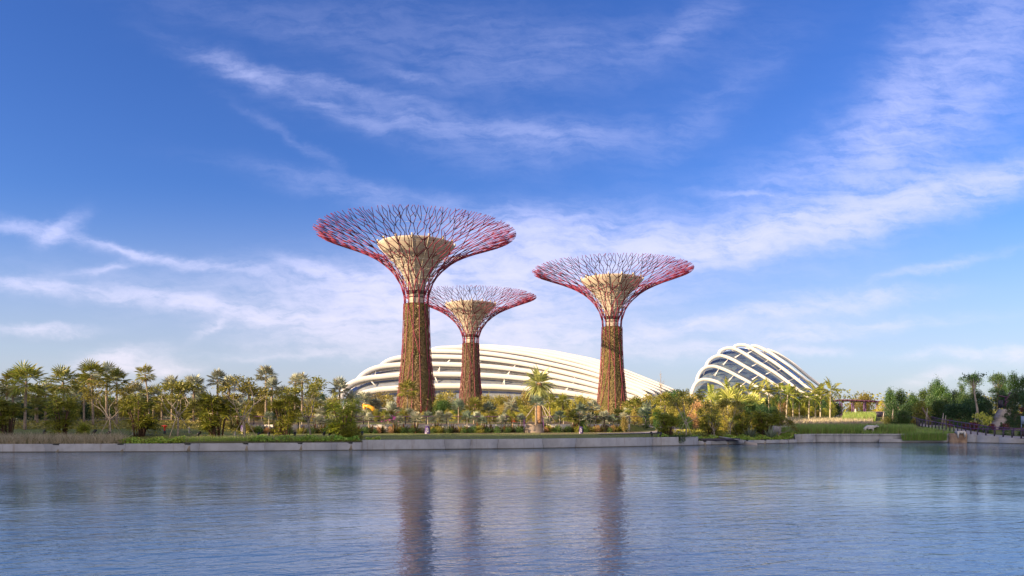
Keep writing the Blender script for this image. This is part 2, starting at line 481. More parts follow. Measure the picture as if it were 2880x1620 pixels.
# ------------------------------------------------------------------ mesh builder
class Geo:
    def __init__(self):
        self.v, self.q, self.t, self.n = [], [], [], 0
        self.uv = []

    def add(self, v, q=None, t=None, uv=None):
        v = np.asarray(v, np.float32).reshape(-1, 3)
        if q is not None and len(q):
            self.q.append(np.asarray(q, np.int32).reshape(-1, 4) + self.n)
        if t is not None and len(t):
            self.t.append(np.asarray(t, np.int32).reshape(-1, 3) + self.n)
        self.v.append(v)
        if uv is not None:
            self.uv.append(np.asarray(uv, np.float32).reshape(-1, 2))
        self.n += len(v)
        return self

    def box(self, c, s, rz=0.0, top=1.0):
        hx, hy, hz = s[0] / 2, s[1] / 2, s[2] / 2
        p = np.array([[sx * hx * (top if z > 0 else 1), sy * hy * (top if z > 0 else 1), z * hz] for z in (-1, 1) for sx, sy in ((-1, -1), (1, -1), (1, 1), (-1, 1))])
        ca, sa = math.cos(rz), math.sin(rz)
        p = p @ np.array([[ca, sa, 0], [-sa, ca, 0], [0, 0, 1]]) + np.array(c)
        self.add(p, [[3, 2, 1, 0], [4, 5, 6, 7], [0, 1, 5, 4], [1, 2, 6, 5], [2, 3, 7, 6], [3, 0, 4, 7]])
        return self

    def tube(self, pts, rad, sides=6, cap=True):
        P = np.asarray(pts, float)
        n = len(P)
        R = np.full(n, rad, float) if np.isscalar(rad) else np.asarray(rad, float)
        T = np.gradient(P, axis=0)
        T /= np.linalg.norm(T, axis=1)[:, None] + 1e-9
        ref = np.array([0, 0, 1.0]) if abs(T[:, 2]).mean() < .8 else np.array([1.0, 0, 0])
        A = np.cross(T, ref)
        A /= np.linalg.norm(A, axis=1)[:, None] + 1e-9
        B = np.cross(T, A)
        th = np.arange(sides) * 2 * math.pi / sides
        ring = (A[:, None] * np.cos(th)[None, :, None] + B[:, None] * np.sin(th)[None, :, None]) * R[:, None, None] + P[:, None]
        q = []
        for i in range(n - 1):
            for j in range(sides):
                k = (j + 1) % sides
                q.append((i * sides + j, i * sides + k, (i + 1) * sides + k, (i + 1) * sides + j))
        v = ring.reshape(-1, 3)
        t = []
        if cap:
            v = np.vstack([v, P[0], P[-1]])
            for j in range(sides):
                k = (j + 1) % sides
                t.append((n * sides, k, j))
                t.append((n * sides + 1, (n - 1) * sides + j, (n - 1) * sides + k))
        self.add(v, q, t)
        return self

    def lathe(self, prof, sides=24, a0=0.0, mod=None):
        """prof: list of (r, z)"""
        th = a0 + np.arange(sides) * 2 * math.pi / sides
        rr = np.ones(sides) if mod is None else np.array([mod(a) for a in th])
        v = np.array([[r * rr[i] * math.cos(a), r * rr[i] * math.sin(a), z] for r, z in prof for i, a in enumerate(th)])
        q = [(i * sides + j, i * sides + (j + 1) % sides, (i + 1) * sides + (j + 1) % sides, (i + 1) * sides + j) for i in range(len(prof) - 1) for j in range(sides)]
        self.add(v, q)
        return self

    def inst(self, tpl, R, P):
        """many copies of a template (verts, quads): rotation-scale matrices R (N,3,3) and places P (N,3)"""
        tv, tq = tpl
        v = np.einsum('nij,kj->nki', R, tv) + P[:, None]
        q = tq[None] + (np.arange(len(P)) * len(tv))[:, None, None]
        self.add(v.reshape(-1, 3), q.reshape(-1, 4))
        return self

    def mesh(self, name, mat, smooth=False):
        me = bpy.data.meshes.new(name)
        v = np.concatenate(self.v) if self.v else np.zeros((0, 3), np.float32)
        q = np.concatenate(self.q) if self.q else np.zeros((0, 4), np.int32)
        t = np.concatenate(self.t) if self.t else np.zeros((0, 3), np.int32)
        me.vertices.add(len(v))
        me.vertices.foreach_set('co', v.astype(np.float32).ravel())
        loops = np.concatenate([q.ravel(), t.ravel()]).astype(np.int32)
        me.loops.add(len(loops))
        me.loops.foreach_set('vertex_index', loops)
        st = np.concatenate([np.arange(len(q)) * 4, len(q) * 4 + np.arange(len(t)) * 3]).astype(np.int32)
        me.polygons.add(len(st))
        me.polygons.foreach_set('loop_start', st)
        if smooth:
            me.polygons.foreach_set('use_smooth', np.ones(len(st), bool))
        if self.uv:
            uv = np.concatenate(self.uv)
            lay = me.uv_layers.new(name='UVMap')
            lay.data.foreach_set('uv', uv[loops].astype(np.float32).ravel())
        me.update(calc_edges=True)
        me.validate()
        me.materials.append(M[mat] if isinstance(mat, str) else mat)
        return me


col = scene.collection


def tag(o, label=None, cat=None, group=None, kind=None):
    for k, v in (('label', label), ('category', cat), ('group', group), ('kind', kind)):
        if v:
            o[k] = v
    return o


def link(name, me, parent=None, loc=None):
    o = bpy.data.objects.new(name, me)
    col.objects.link(o)
    if parent is not None:
        o.parent = parent
    if loc is not None:
        o.location = loc
    return o


def root(name, loc, label, cat, group=None, rz=0.0, sc=1.0):
    o = link(name, None, None, loc)
    o.empty_display_size = 0.3
    o.rotation_euler = (0, 0, rz)
    o.scale = (sc, sc, sc) if np.isscalar(sc) else sc
    return tag(o, label, cat, group)


def thing(name, me, label, cat, group=None, loc=(0, 0, 0), rz=0.0, sc=1.0):
    o = link(name, me, None, loc)
    o.rotation_euler = (0, 0, rz)
    o.scale = (sc, sc, sc) if np.isscalar(sc) else sc
    return tag(o, label, cat, group)


def lerp_tab(x, tab):
    xs = [a for a, _ in tab]
    return float(np.interp(x, xs, [b for _, b in tab]))


# ------------------------------------------------------------------ shore and ground
def wat(px, py):
    """the point of the water surface seen at a picture point"""
    D = HC * F / (py - HZ)
    return ((px - 1440) / F * D, D)


SHORE_PX = [(-900, 1278), (-200, 1273.5), (0, 1272.5), (500, 1271), (1040, 1266.5), (1500, 1261.7), (1900, 1254), (1964, 1252.5),
            (2294, 1244.8), (2480, 1244.8), (2665, 1244.5), (2720, 1245), (2880, 1248.5), (3050, 1253), (3600, 1272)]
SHORE = [wat(*p) for p in SHORE_PX]
SX = [p[0] for p in SHORE]
SY = [p[1] for p in SHORE]


def shore(x):
    return float(np.interp(x, SX, SY))


T_LEFT = [(0, .72), (1.5, .85), (5, 1.45), (13, 1.9), (26, 2.5), (40, 2.9), (80, 3.4), (180, 4.2), (600, 6), (6000, 8)]
T_MID = [(0, .98), (8, 1.15), (18, 1.32), (21.0, 1.38), (21.6, 2.38), (40, 2.75), (80, 3.4), (180, 4.2), (600, 6), (6000, 8)]
T_RIGHT = [(0, .42), (4, .8), (12, 1.2), (24, 1.6), (40, 2.6), (80, 3.4), (180, 4.2), (600, 6), (6000, 8)]
T_REED = [(0, 1.0), (12, 1.6), (30, 2.6), (55, 3.5), (90, 3.7), (180, 4.2), (600, 6), (6000, 8)]
T_PATH = [(0, .55), (6, .8), (20, 1.8), (45, 3.4), (90, 3.9), (180, 4.4), (600, 6), (6000, 8)]
PATH = [(72, 80), (66.2, 91.5), (63.0, 99.5), (65.2, 115), (77, 150), (93, 190)]


def path_x(y):
    return float(np.interp(y, [p[1] for p in PATH], [p[0] for p in PATH]))


def sstep(a, b, x):
    t = min(1, max(0, (x - a) / (b - a)))
    return t * t * (3 - 2 * t)


def ground(x, y):
    d = y - (max(shore(x), 92.0) if x > 64 else shore(x))
    # blend the cross-sections along the shore; further back they all meet
    k = [(-36, T_LEFT), (-31, T_MID), (17.5, T_MID), (20.5, T_RIGHT), (36, T_RIGHT), (39.5, T_REED), (58, T_REED), (62, T_PATH)]
    if x <= k[0][0]:
        z = lerp_tab(d, k[0][1])
    elif x >= k[-1][0]:
        z = lerp_tab(d, k[-1][1])
    else:
        for (a, ta), (b, tb) in zip(k[:-1], k[1:]):
            if a <= x <= b:
                f = (x - a) / (b - a)
                z = lerp_tab(d, ta) * (1 - f) + lerp_tab(d, tb) * f
                break
    if x > 58:
        z += 3.4 * sstep(4, 42, x - path_x(y)) * sstep(88, 112, y) * (1 - .5 * sstep(200, 320, y))
    return z


def at(px, D):
    x = (px - 1440) / F * D
    return (x, D, ground(x, D))


def zpx(py, D):
    return HC + (HZ - py) / F * D


g = Geo()
dl = [0.25, 1.5, 3, 5, 8, 11, 14, 17, 19, 20.9, 21.7, 24, 28, 33, 40, 50, 62, 75, 90, 110, 135, 170, 220, 300, 420, 600, 900, 1500, 3000, 6000]
xs = np.concatenate([np.linspace(-90, -40, 14)[:-1], np.linspace(-40, 40, 81)[:-1], np.linspace(40, 90, 41)])
rows = []
for d in dl:
    for x in xs:
        xx = x * (1 + max(0, d - 110) / 90.0)
        y = shore(x) + d
        rows.append((xx, y, ground(xx, y) if d < 700 else 6.0))
nx = len(xs)
g.add(rows, [(i * nx + j, i * nx + j + 1, (i + 1) * nx + j + 1, (i + 1) * nx + j) for i in range(len(dl) - 1) for j in range(nx - 1)])
tag(link('ground', g.mesh('ground', 'ground', True)), kind='structure')

g = Geo()
g.add([(-900, -400, 0), (900, -400, 0), (900, 140, 0), (-900, 140, 0)], [(0, 1, 2, 3)])
tag(link('water', g.mesh('water', 'water')), kind='structure')


# ------------------------------------------------------------------ quay walls, panel by panel
def wall_run(label, pxs, top_of, depth, mat, name='quay_wall', gap=.03, cat='wall', base=-.6, off=0.0, joints=None, notch=()):
    """a run of concrete panels along the shore between picture columns; top_of(px) gives the height"""
    r = root(name, (0, 0, 0), label, cat)
    skew = [0.0] + [(.12 if (i * 7 + len(pxs)) % 3 else -.12) * (1 if depth > .42 else 0) for i in range(1, len(pxs) - 1)] + [0.0]
    for k_, (a, b) in enumerate(zip(pxs[:-1], pxs[1:])):
        G = Geo()
        m = max(1, int(abs(b - a) / 60))
        pp = []
        for i in range(m + 1):
            p = a + (b - a) * i / m
            py = float(np.interp(p, [q[0] for q in SHORE_PX], [q[1] for q in SHORE_PX]))
            x, y = wat(p, py)
            y += off
            x = x * (y / (y - off)) if off else x
            pp.append((x, y, p))
        e = gap / 2
        v = []
        for i, (x, y, p) in enumerate(pp):
            xx = x + (e if i == 0 else -e if i == m else 0)
            zt = top_of(p)
            sk = skew[k_] if i == 0 else skew[k_ + 1] if i == m else 0.0
            v += [(xx - sk, y, base), (xx + sk, y, zt - .03), (xx + sk, y + .03, zt), (xx + sk, y + depth, zt), (xx - sk, y + depth, base)]
        q = []
        for i in range(m):
            for k in range(4):
                q.append((i * 5 + k, (i + 1) * 5 + k, (i + 1) * 5 + k + 1, i * 5 + k + 1))
        t = [(0, 1, 2), (0, 2, 3), (0, 3, 4), (m * 5, m * 5 + 2, m * 5 + 1), (m * 5, m * 5 + 3, m * 5 + 2), (m * 5, m * 5 + 4, m * 5 + 3)]
        G.add(v, q, t)
        link('panel', G.mesh('panel', mat), r)
    return r


def concrete_wall_mat():
    m, t, b = principled('stained_concrete')
    pos = t.n('ShaderNodeNewGeometry').outputs['Position']
    s_ = t.n('ShaderNodeSeparateXYZ')
    t.put(s_.inputs[0], pos)
    n1 = t.noise(pos, 1.1, 5, .6)
    runs = t.noise(t.xyz(t.m('MULTIPLY', s_.outputs[0], 2.6), t.m('MULTIPLY', s_.outputs[1], 1.0), t.m('MULTIPLY', s_.outputs[2], .18)), 1.0, 5, .65)
    c = t.mix(t.ramp(n1, .3, .7), (.35, .365, .40, 1), (.28, .29, .315, 1))
    c = t.mix(t.m('MULTIPLY', t.ramp(runs, .54, .72), .55), c, (.20, .165, .13, 1))
    wet = t.ramp(s_.outputs[2], .04, .13, 1, 0)
    c = t.mix(t.m('MULTIPLY', wet, .9), c, (.06, .05, .035, 1))
    t.put(b.inputs['Base Color'], c)
    b.inputs['Roughness'].default_value = .85
    bp = t.n('ShaderNodeBump')
    bp.inputs['Strength'].default_value = .25
    bp.inputs['Distance'].default_value = .03
    t.put(bp.inputs['Height'], t.noise(pos, 14, 4, .6))
    t.put(b.inputs['Normal'], bp.outputs[0])
    return m


M['quay'] = concrete_wall_mat()
wall_run('low grey concrete quay wall below the dry grass and lawn trees', [-700, -420, -180, 126, 350, 558, 745, 945, 1019], lambda p: .80, .45, 'quay')
wall_run('taller grey concrete quay wall along the open lawn under the giant towers', [1019, 1252, 1322, 1399, 1528, 1620, 1834, 1964], lambda p: 1.05, .45, 'quay')
wall_run('low grey concrete quay wall running beside the leaning shrub and plank', [1964, 2002, 2117, 2191, 2218, 2241, 2285, 2295], lambda p: .52 - .0002 * (p - 1964), .5, 'quay')
wall_run('stained concrete retaining wall holding the reed bed above the water', [2236, 2295, 2345, 2362, 2392, 2475, 2540, 2672], lambda p: 1.17, .4, 'quay', off=.35)
wall_run('pale low concrete planter wall standing in the water before the reeds', [2475, 2665], lambda p: .47, .35, 'quay', off=-.25)
wall_run('brown stained concrete block with the white spout on it', [2673, 2720], lambda p: 1.25, .6, 'rust_concrete', off=-.02)
wall_run('long concrete wall under the railed waterside walkway, falling to one end', [2721, 2748, 2809, 2880, 3000, 3200, 3500], lambda p: 1.18 - .0033 * (p - 2720) if p < 2900 else .585, .4, 'quay')
M['drain'] = plain('drain_block', (.27, .23, .18), .9, .12, 2)


def drains(wall_, pxs, top_):
    """small tan drain blocks set 2 cm proud of the wall, with a dark slot above"""
    for q in pxs:
        py = float(np.interp(q, [k[0] for k in SHORE_PX], [k[1] for k in SHORE_PX]))
        x, y = wat(q, py)
        o = bpy.data.objects.new('drain_block', Geo().box((x, y + .208, top_ / 2 - .13), (.56, .44, top_ - .2), 0, .8).mesh('drain_block', 'drain'))
        col.objects.link(o)
        o.parent = wall_
        s_ = bpy.data.objects.new('drain_slot', Geo().box((x, y + .2, top_ - .03), (.58, .46, .12)).mesh('drain_slot', 'black'))
        col.objects.link(s_)
        s_.parent = o


drains(bpy.data.objects['quay_wall'], (157, 339, 527, 689, 842, 983), .80)
drains(bpy.data.objects['quay_wall.002'], (1980, 2044, 2098, 2148), .52)
# ------------------------------------------------------------------ shade: added stand-ins behind the viewer
# unseen slabs added behind the camera on the left to shade the garden front
L = np.array([math.sin(SUN_AZ), math.cos(SUN_AZ)])       # the way the light travels, in plan
Nn = np.array([L[1], -L[0]])                              # across it, to the right


def tower(dist, t0, t1, hgt, label):
    base = np.array([0.0, 88.0])
    cpt = base - L * dist + Nn * (t0 + t1) / 2
    r = root('shade_stand_in', (cpt[0], cpt[1], 0), label, 'building', None, math.atan2(Nn[1], Nn[0]))
    wd, dp = abs(t1 - t0), 22.0
    G = Geo().box((0, 0, hgt / 2), (wd - 1, dp, hgt))
    link('wall', G.mesh('wall', 'white_plaster'), r)
    for k in range(int(hgt / 8)):
        G = Geo().box((0, dp / 2 + .6, 6 + k * 8), (wd, 1.2, 1.1))
        link('balcony', G.mesh('balcony', 'concrete'), r)
        G = Geo().box((0, dp / 2 + .05, 9.2 + k * 8), (wd - 4, .1, 3.2))
        link('window_band', G.mesh('window_band', 'glass'), r)
    G = Geo().box((0, 0, hgt + 1.2), (wd * .6, dp * .6, 2.4))
    link('plant_room', G.mesh('plant_room', 'concrete'), r)
    return r


tower(330, 0.0, 150, 150, 'tall pale stand-in slab, unseen, added to cast shade over the garden')

M['collar_grey'] = plain('collar_grey', (.10, .085, .075), .8, .1, 2)
tower(356, -75, 6, 84.5, 'lower pale stand-in block, unseen, added to shade the low quay wall')

# ------------------------------------------------------------------ supertrees
K = 156.0 / F       # metres per picture pixel at the nearest of them


def prof_z(h):
    return h * K


TR = [(56, 6), (52.5, 35), (46.6, 85), (41, 135), (36.5, 184), (33.2, 255), (32, 318), (31.5, 323)]
RIBP = np.array([(33, 322), (33.5, 338), (36, 355), (42, 373), (57, 399), (81, 426), (113, 450), (150, 469), (195, 488), (240, 504), (281, 519)], float)
seg = np.r_[0, np.cumsum(np.hypot(*np.diff(RIBP, axis=0).T))]
RL = seg[-1]


def rib_pt(th, s, out=0.0):
    """point of the canopy bowl: th angle, s 0 (neck) .. 1 (rim)"""
    r = np.interp(s * RL, seg, RIBP[:, 0]) * K + out
    z = np.interp(s * RL, seg, RIBP[:, 1]) * K
    return (r * math.cos(th), r * math.sin(th), z)


def rib_line(th0, s0, th1, s1):
    n = max(2, int(abs(s1 - s0) * 16) + 1)
    return [rib_pt(th0 + (th1 - th0) * i / (n - 1), s0 + (s1 - s0) * i / (n - 1)) for i in range(n)]


NR = 14
FORK = [(.24, .36), (.48, .64), (.68, .84)]
rng = random.Random(5)
RLM = RL * K


def canopy_branch(i):
    """one main rib and everything that forks from it up to the rim"""
    G = Geo()
    sp0 = 2 * math.pi / NR

    def rad(s):
        return .14 - .08 * s ** .7

    def grow(th, s, cen, wid, side, level):
        """one limb kept inside its own sector of the bowl; it zigzags, and forks into two half sectors"""
        ds = rng.uniform(.07, .105) if s > .2 else rng.uniform(.09, .13)
        s2 = min(s + ds, 1.0)
        r = max(5.0, float(np.interp((s + s2) / 2 * RL, seg, RIBP[:, 0])) * K)
        lim = .75 * (s2 - s) * RLM / r
        aim = cen + side * wid * rng.uniform(.12, .5) - th
        th2 = th + max(-lim, min(lim, aim))
        G.tube(rib_line(th, s, th2, s2), rad((s + s2) / 2), 5)
        if s2 >= rng.uniform(.92, 1.0):
            return
        if level < len(FORK) and s2 > rng.uniform(*FORK[level]):
            q = wid / 4
            grow(th2, s2, cen + q, wid / 2, 1, level + 1)
            if level < 3 or rng.random() < .75:
                grow(th2, s2, cen - q, wid / 2, -1, level + 1)
        else:
            if s2 > .4 and rng.random() < .28:
                e = min(1.0, s2 + rng.uniform(.045, .085))
                G.tube(rib_line(th2, s2, th2 + side * .6 * (e - s2) * RLM / r, e), rad(s2) * .85, 5)
            grow(th2, s2, cen, wid, -side if rng.random() < .85 else side, level)

    c0 = sp0 * i
    grow0 = rib_line(c0, 0, c0, .07)
    G.tube(grow0, rad(0), 6)
    grow(c0, .07, c0 + sp0 / 4, sp0 / 2, 1, 0)
    grow(c0, .07, c0 - sp0 / 4, sp0 / 2, -1, 0)
    return G


branch_me = [canopy_branch(i).mesh('canopy_branch', 'red_steel', True) for i in range(NR)]

# rods that run down the planted trunk from the canopy ribs, some straight, some crossing
trr = np.array(TR[::-1], float)


def trunk_r(h):
    return float(np.interp(-h, [-q for q in trr[::-1][:, 1]][::-1] if False else -np.array([q[1] for q in TR])[::-1], np.array([q[0] for q in TR])[::-1]))


rod_me = []
for i in range(NR):
    th = 2 * math.pi * i / NR
    G = Geo()
    ts = np.linspace(0, 1, 12)
    tw = [0, .0, .30, 0, -.34][i % 5]
    pts = []
    for t_ in ts:
        h = 323 - t_ * 321
        rr = (trunk_r(h) + 4.2) * K
        a = th + tw * t_ * (1 if t_ < .5 else 1.0)
        pts.append((rr * math.cos(a), rr * math.sin(a), h * K))
    G.tube(pts, .085, 6)
    if i % 3 == 0:      # crossing brace between two neighbours
        pts = []
        for t_ in np.linspace(.02, .45, 8):
            h = 323 - t_ * 321
            rr = (trunk_r(h) + 4.6) * K
            a = th + 2 * math.pi / NR * (t_ - .02) / .43 * 2
            pts.append((rr * math.cos(a), rr * math.sin(a), h * K))
        G.tube(pts, .07, 5)
    if i % 3 == 1:
        pts = []
        for t_ in np.linspace(.40, .97, 8):
            h = 323 - t_ * 321
            rr = (trunk_r(h) + 4.6) * K
            a = th - 2 * math.pi / NR * (t_ - .4) / .57 * 1.5
            pts.append((rr * math.cos(a), rr * math.sin(a), h * K))
        G.tube(pts, .07, 5)
    rod_me.append(G.mesh('trunk_rod', 'red_steel', True))

CORE = [(20.5, 318), (20.5, 345), (20.5, 352), (21.5, 362), (23, 374), (31.4, 396), (43.5, 416), (60, 437.5), (84.5, 462), (104, 482), (108, 489)]
SIDES = 15
core = Geo()
pr = [(r * K, z * K) for r, z in CORE]
core.lathe(pr + [((108 - 3) * K, 490.5 * K), (100 * K, 484 * K), (78 * K, 462 * K), (38 * K, 425 * K), (.05, 420 * K)], SIDES)
core_me = core.mesh('core_funnel', 'core')
fin_me = []
for i in range(SIDES):
    a = 2 * math.pi * i / SIDES
    G = Geo()
    G.tube([(r * 1.005 * math.cos(a), r * 1.005 * math.sin(a), z) for r, z in pr[3:]], .11, 5)
    G.box((pr[-1][0] * math.cos(a), pr[-1][0] * math.sin(a), pr[-1][1] + .25), (.4, .34, .55), a)
    fin_me.append(G.mesh('funnel_fin', 'core'))
G = Geo()
for hh in (340, 350, 357):
    G.lathe([(20.7 * K, hh * K), (21.6 * K, hh * K), (21.6 * K, (hh + 3) * K), (20.7 * K, (hh + 3) * K)], 30)
for i in range(10):
    a = 2 * math.pi * i / 10
    G.box((21 * K * math.cos(a), 21 * K * math.sin(a), 354 * K), (.5, 1.0, .9), a)
collar_me = G.mesh('collar', 'collar_grey')

G = Geo()
th = np.linspace(0, 2 * math.pi, 49)
for s in (.03, .07, .11, .15, .19, .235, .28, .33, .38, .44, .50, .57, .64, .72, .8, .88):
    G.tube([rib_pt(a, s, -.12) for a in th], .035 if s < .4 else .02, 4, False)
for s in (.16, .22, .3, .4):
    for i in range(36):
        a = 2 * math.pi * (i + .5) / 36
        p0 = rib_pt(a, s, -.12)
        rr = math.hypot(p0[0], p0[1]) - 1.6 - 4 * (s - .16)
        G.tube([p0, (rr * math.cos(a), rr * math.sin(a), p0[2] - .1)], .03, 4, False)
cable_me = G.mesh('cable_net', 'cable')


def trunk_mod(a):
    x = (a / (2 * math.pi) * 14) % 1
    return 1.0 - .15 * (x < .11)


def living_wall(seed, rosette):
    """planted panels all round the trunk with thousands of small plants on them"""
    rs = np.random.RandomState(seed)
    G = Geo()
    G.lathe([(r * K, z * K) for r, z in TR], 112, mod=trunk_mod)
    wall = G.mesh('planted_panel', 'planted')
    n = 6500
    h = 4 + 316 * rs.rand(n) ** 1.15
    a = rs.rand(n) * 2 * math.pi
    keep = ((a / (2 * math.pi) * 14) % 1) > .12
    h, a = h[keep], a[keep]
    n = len(h)
    rr = np.array([trunk_r(x) for x in h]) * K
    P = np.stack([rr * np.cos(a), rr * np.sin(a), h * K], 1)
    # a small plant: blades that leave the wall and bend down
    tv, tq = [], []
    nb = 9 if rosette else 6
    for k in range(nb):
        ph = 2 * math.pi * k / nb
        ln = .42 if rosette else .50
        c, s = math.cos(ph), math.sin(ph)
        up = .2 if rosette else -.05
        for q in ((0, -.03), (0, .03), (.6, .05), (.6, -.05)):
            y = q[0] * ln * c - q[1] * s
            z = q[0] * ln * s + q[1] * c
            tv.append((q[0] * ln * .75, y, z + up * q[0]))
        b = len(tv)
        tv += [(ln * .6, ln * 1.0 * c, ln * 1.0 * s - .12)] * 2
        tq += [(b - 4, b - 3, b - 2, b - 1), (b - 1, b - 2, b, b + 1)]
    tv, tq = np.array(tv), np.array(tq)
    ca, sa = np.cos(a), np.sin(a)
    R = np.zeros((n, 3, 3))
    R[:, 0, 0], R[:, 0, 1] = ca, -sa
    R[:, 1, 0], R[:, 1, 1] = sa, ca
    R[:, 2, 2] = 1
    big = rs.rand(n)
    sc = (.45 + .75 * big ** 2) * (.8 + .5 * (h < 60))
    if rosette:
        sc *= .85 + .5 * (rs.rand(n) > .8)
    sc += .8 * (rs.rand(n) > .985) + .35 * (rs.rand(n) > .9)
    G2 = Geo().inst((tv, tq), R * sc[:, None, None], P)
    return wall, G2.mesh('wall_plants', 'wall_rosette' if rosette else 'wall_moss')


TREES = [(1171, 156.0, 3.5, 11, False, 'tallest-looking planted steel tower tree, nearest of the three, rising before the white dome', .0, 1.0),
         (1324, 237.0, 4.3, 12, True, 'smallest-looking steel tower tree with rosette plants, half behind the nearest one', .15, 1.0),
         (1721, 195.0, 3.9, 13, False, 'steel tower tree standing alone at the tapering end of the white dome', .0, 1.0)]
for px, D, gz, seed, ros, lab, rz, sc in TREES:
    x = (px - 1440) / F * D
    # the canopy stands HC above the picture's own zero: the base is set so the rim heights match
    r = root('tower_tree', (x, D, HC), lab, 'tower tree', 'planted steel tower trees', rz + math.atan2(x, D) * -1, sc)
    r.location.z = HC
    for i in range(NR):
        link('canopy_branch', branch_me[i], r)
        link('trunk_rod', rod_me[i], r)
    cf = link('core_funnel', core_me, r)
    for f in fin_me:
        link('funnel_fin', f, cf)
    link('collar', collar_me, cf)
    link('cable_net', cable_me, r)
    wl, pl = living_wall(seed, ros)
    pp_ = link('planted_panel', wl, r)
    link('wall_plants', pl, pp_)


M['soffit'] = plain('soffit', (.58, .52, .43), .6, .06, .3)
# ------------------------------------------------------------------ the two glasshouses
def smooth_path(pts, n):
    """Catmull-Rom through 3-D points, n samples evenly along it"""
    P = np.array(pts, float)
    P = np.vstack([2 * P[0] - P[1], P, 2 * P[-1] - P[-2]])
    out = []
    for i in range(1, len(P) - 2):
        for t_ in np.linspace(0, 1, 12, endpoint=False):
            a, b, c, d = P[i - 1], P[i], P[i + 1], P[i + 2]
            out.append(.5 * (2 * b + (c - a) * t_ + (2 * a - 5 * b + 4 * c - d) * t_ ** 2 + (3 * b - a - 3 * c + d) * t_ ** 3))
    out.append(P[-2])
    Q = np.array(out)
    s = np.r_[0, np.cumsum(np.linalg.norm(np.diff(Q, axis=0), axis=1))]
    u = np.linspace(0, s[-1], n)
    return np.stack([np.interp(u, s, Q[:, k]) for k in range(3)], 1)


def beam(P, wd, dp):
    """rounded box beam along P; wd (per point) across the view, dp deep"""
    n = len(P)
    T = np.gradient(P, axis=0)
    T /= np.linalg.norm(T, axis=1)[:, None]
    Y = np.array([0, 1.0, 0])
    N = np.cross(T, Y)
    N /= np.linalg.norm(N, axis=1)[:, None]
    N[N[:, 2] < 0] *= 1
    B = np.cross(N, T)
    sec = [(-.5, -.30), (-.42, -.5), (.30, -.5), (.46, -.34), (.5, 0), (.46, .5), (-.46, .5), (-.5, .3)]
    m = len(sec)
    v = np.stack([P + N * (np.asarray(wd) * a)[:, None] + B * (dp * b) for a, b in sec], 1).reshape(-1, 3)
    q = [(i * m + j, i * m + (j + 1) % m, (i + 1) * m + (j + 1) % m, (i + 1) * m + j) for i in range(n - 1) for j in range(m)]
    return Geo().add(v, q)


def dome(name, label, ribs, D0, dD, lean, wpx, glass, strut_rows, strut_n, inset, cat):
    c = D0 + dD * len(ribs) / 2
    r = root(name, (0, 0, 0), label, cat)
    NP = 64
    paths, rib_objs = [], []
    for k, pts in enumerate(ribs):
        D = D0 + dD * k
        P3 = []
        for px, py in pts:
            z0 = zpx(py, D)
            Dd = D + lean * z0
            P3.append(((px - 1440) / F * Dd, Dd, zpx(py, Dd)))
        P = smooth_path(P3, NP)
        paths.append(P)
        t_ = np.linspace(0, 1, NP)
        a, b = wpx[0], wpx[1]
        wd = (a + (b - a) * t_) * D / F * (1 if len(wpx) < 3 else np.interp(k, range(len(ribs)), np.linspace(1, wpx[2], len(ribs))))
        rib = link('arch_rib', beam(P, wd, 2.0).mesh('arch_rib', 'white_steel', True), r)
        # cream gutter beam under and behind every rib
        Q = P.copy()
        Q[:, 1] += 2.0
        Q[:, 2] -= wd * .62
        if inset < 3.5:
            link('gutter_beam', beam(Q, wd * .42, 1.0).mesh('gutter_beam', 'soffit', True), rib)
        rib_objs.append(rib)
    # the glazed skin lies inside the ribs
    rows = []
    first = paths[0].copy()
    first[:, 2] = 2.5
    first[:, 1] -= 6
    rows.append(first + [0, inset, 0])
    for P in paths:
        Q = P.copy()
        mid = Q.mean(0)
        Q[:, 1] += inset
        Q[:, 2] -= inset * .45
        Q[:, 0] += (mid[0] - Q[:, 0]) * .012
        rows.append(Q)
    last = paths[-1].copy()
    for dd, f in ((14, .93), (30, .75), (46, .4), (54, .05)):
        Q = last.copy()
        Q[:, 1] += dd
        Q[:, 2] = 3 + (Q[:, 2] - 3) * f
        rows.append(Q)
    V = np.concatenate(rows)
    q = [(i * NP + j, i * NP + j + 1, (i + 1) * NP + j + 1, (i + 1) * NP + j) for i in range(len(rows) - 1) for j in range(NP - 1)]
    uv = [(j / (NP - 1), i / (len(rows) - 1)) for i in range(len(rows)) for j in range(NP)]
    link('glass_skin', Geo().add(V, q, uv=uv).mesh('glass_skin', glass, True), r)
    # struts from the ribs to the skin
    for k in strut_rows:
        P = paths[k]
        S = rows[k + 1]
        D = D0 + dD * k
        for t_ in np.linspace(.16, .86, strut_n):
            j = int(t_ * (NP - 1))
            p0 = P[j] + [0, .4, -.4]
            lo = rows[k][j] * .42 + S[j] * .58
            G = Geo().tube([p0, lo], [.24, .30], 5).tube([p0 + [.6, 0, 0], lo + [-.9, .3, .3]], .10, 4)
            link('strut', G.mesh('strut', 'strut_white'), rib_objs[k])
    return r


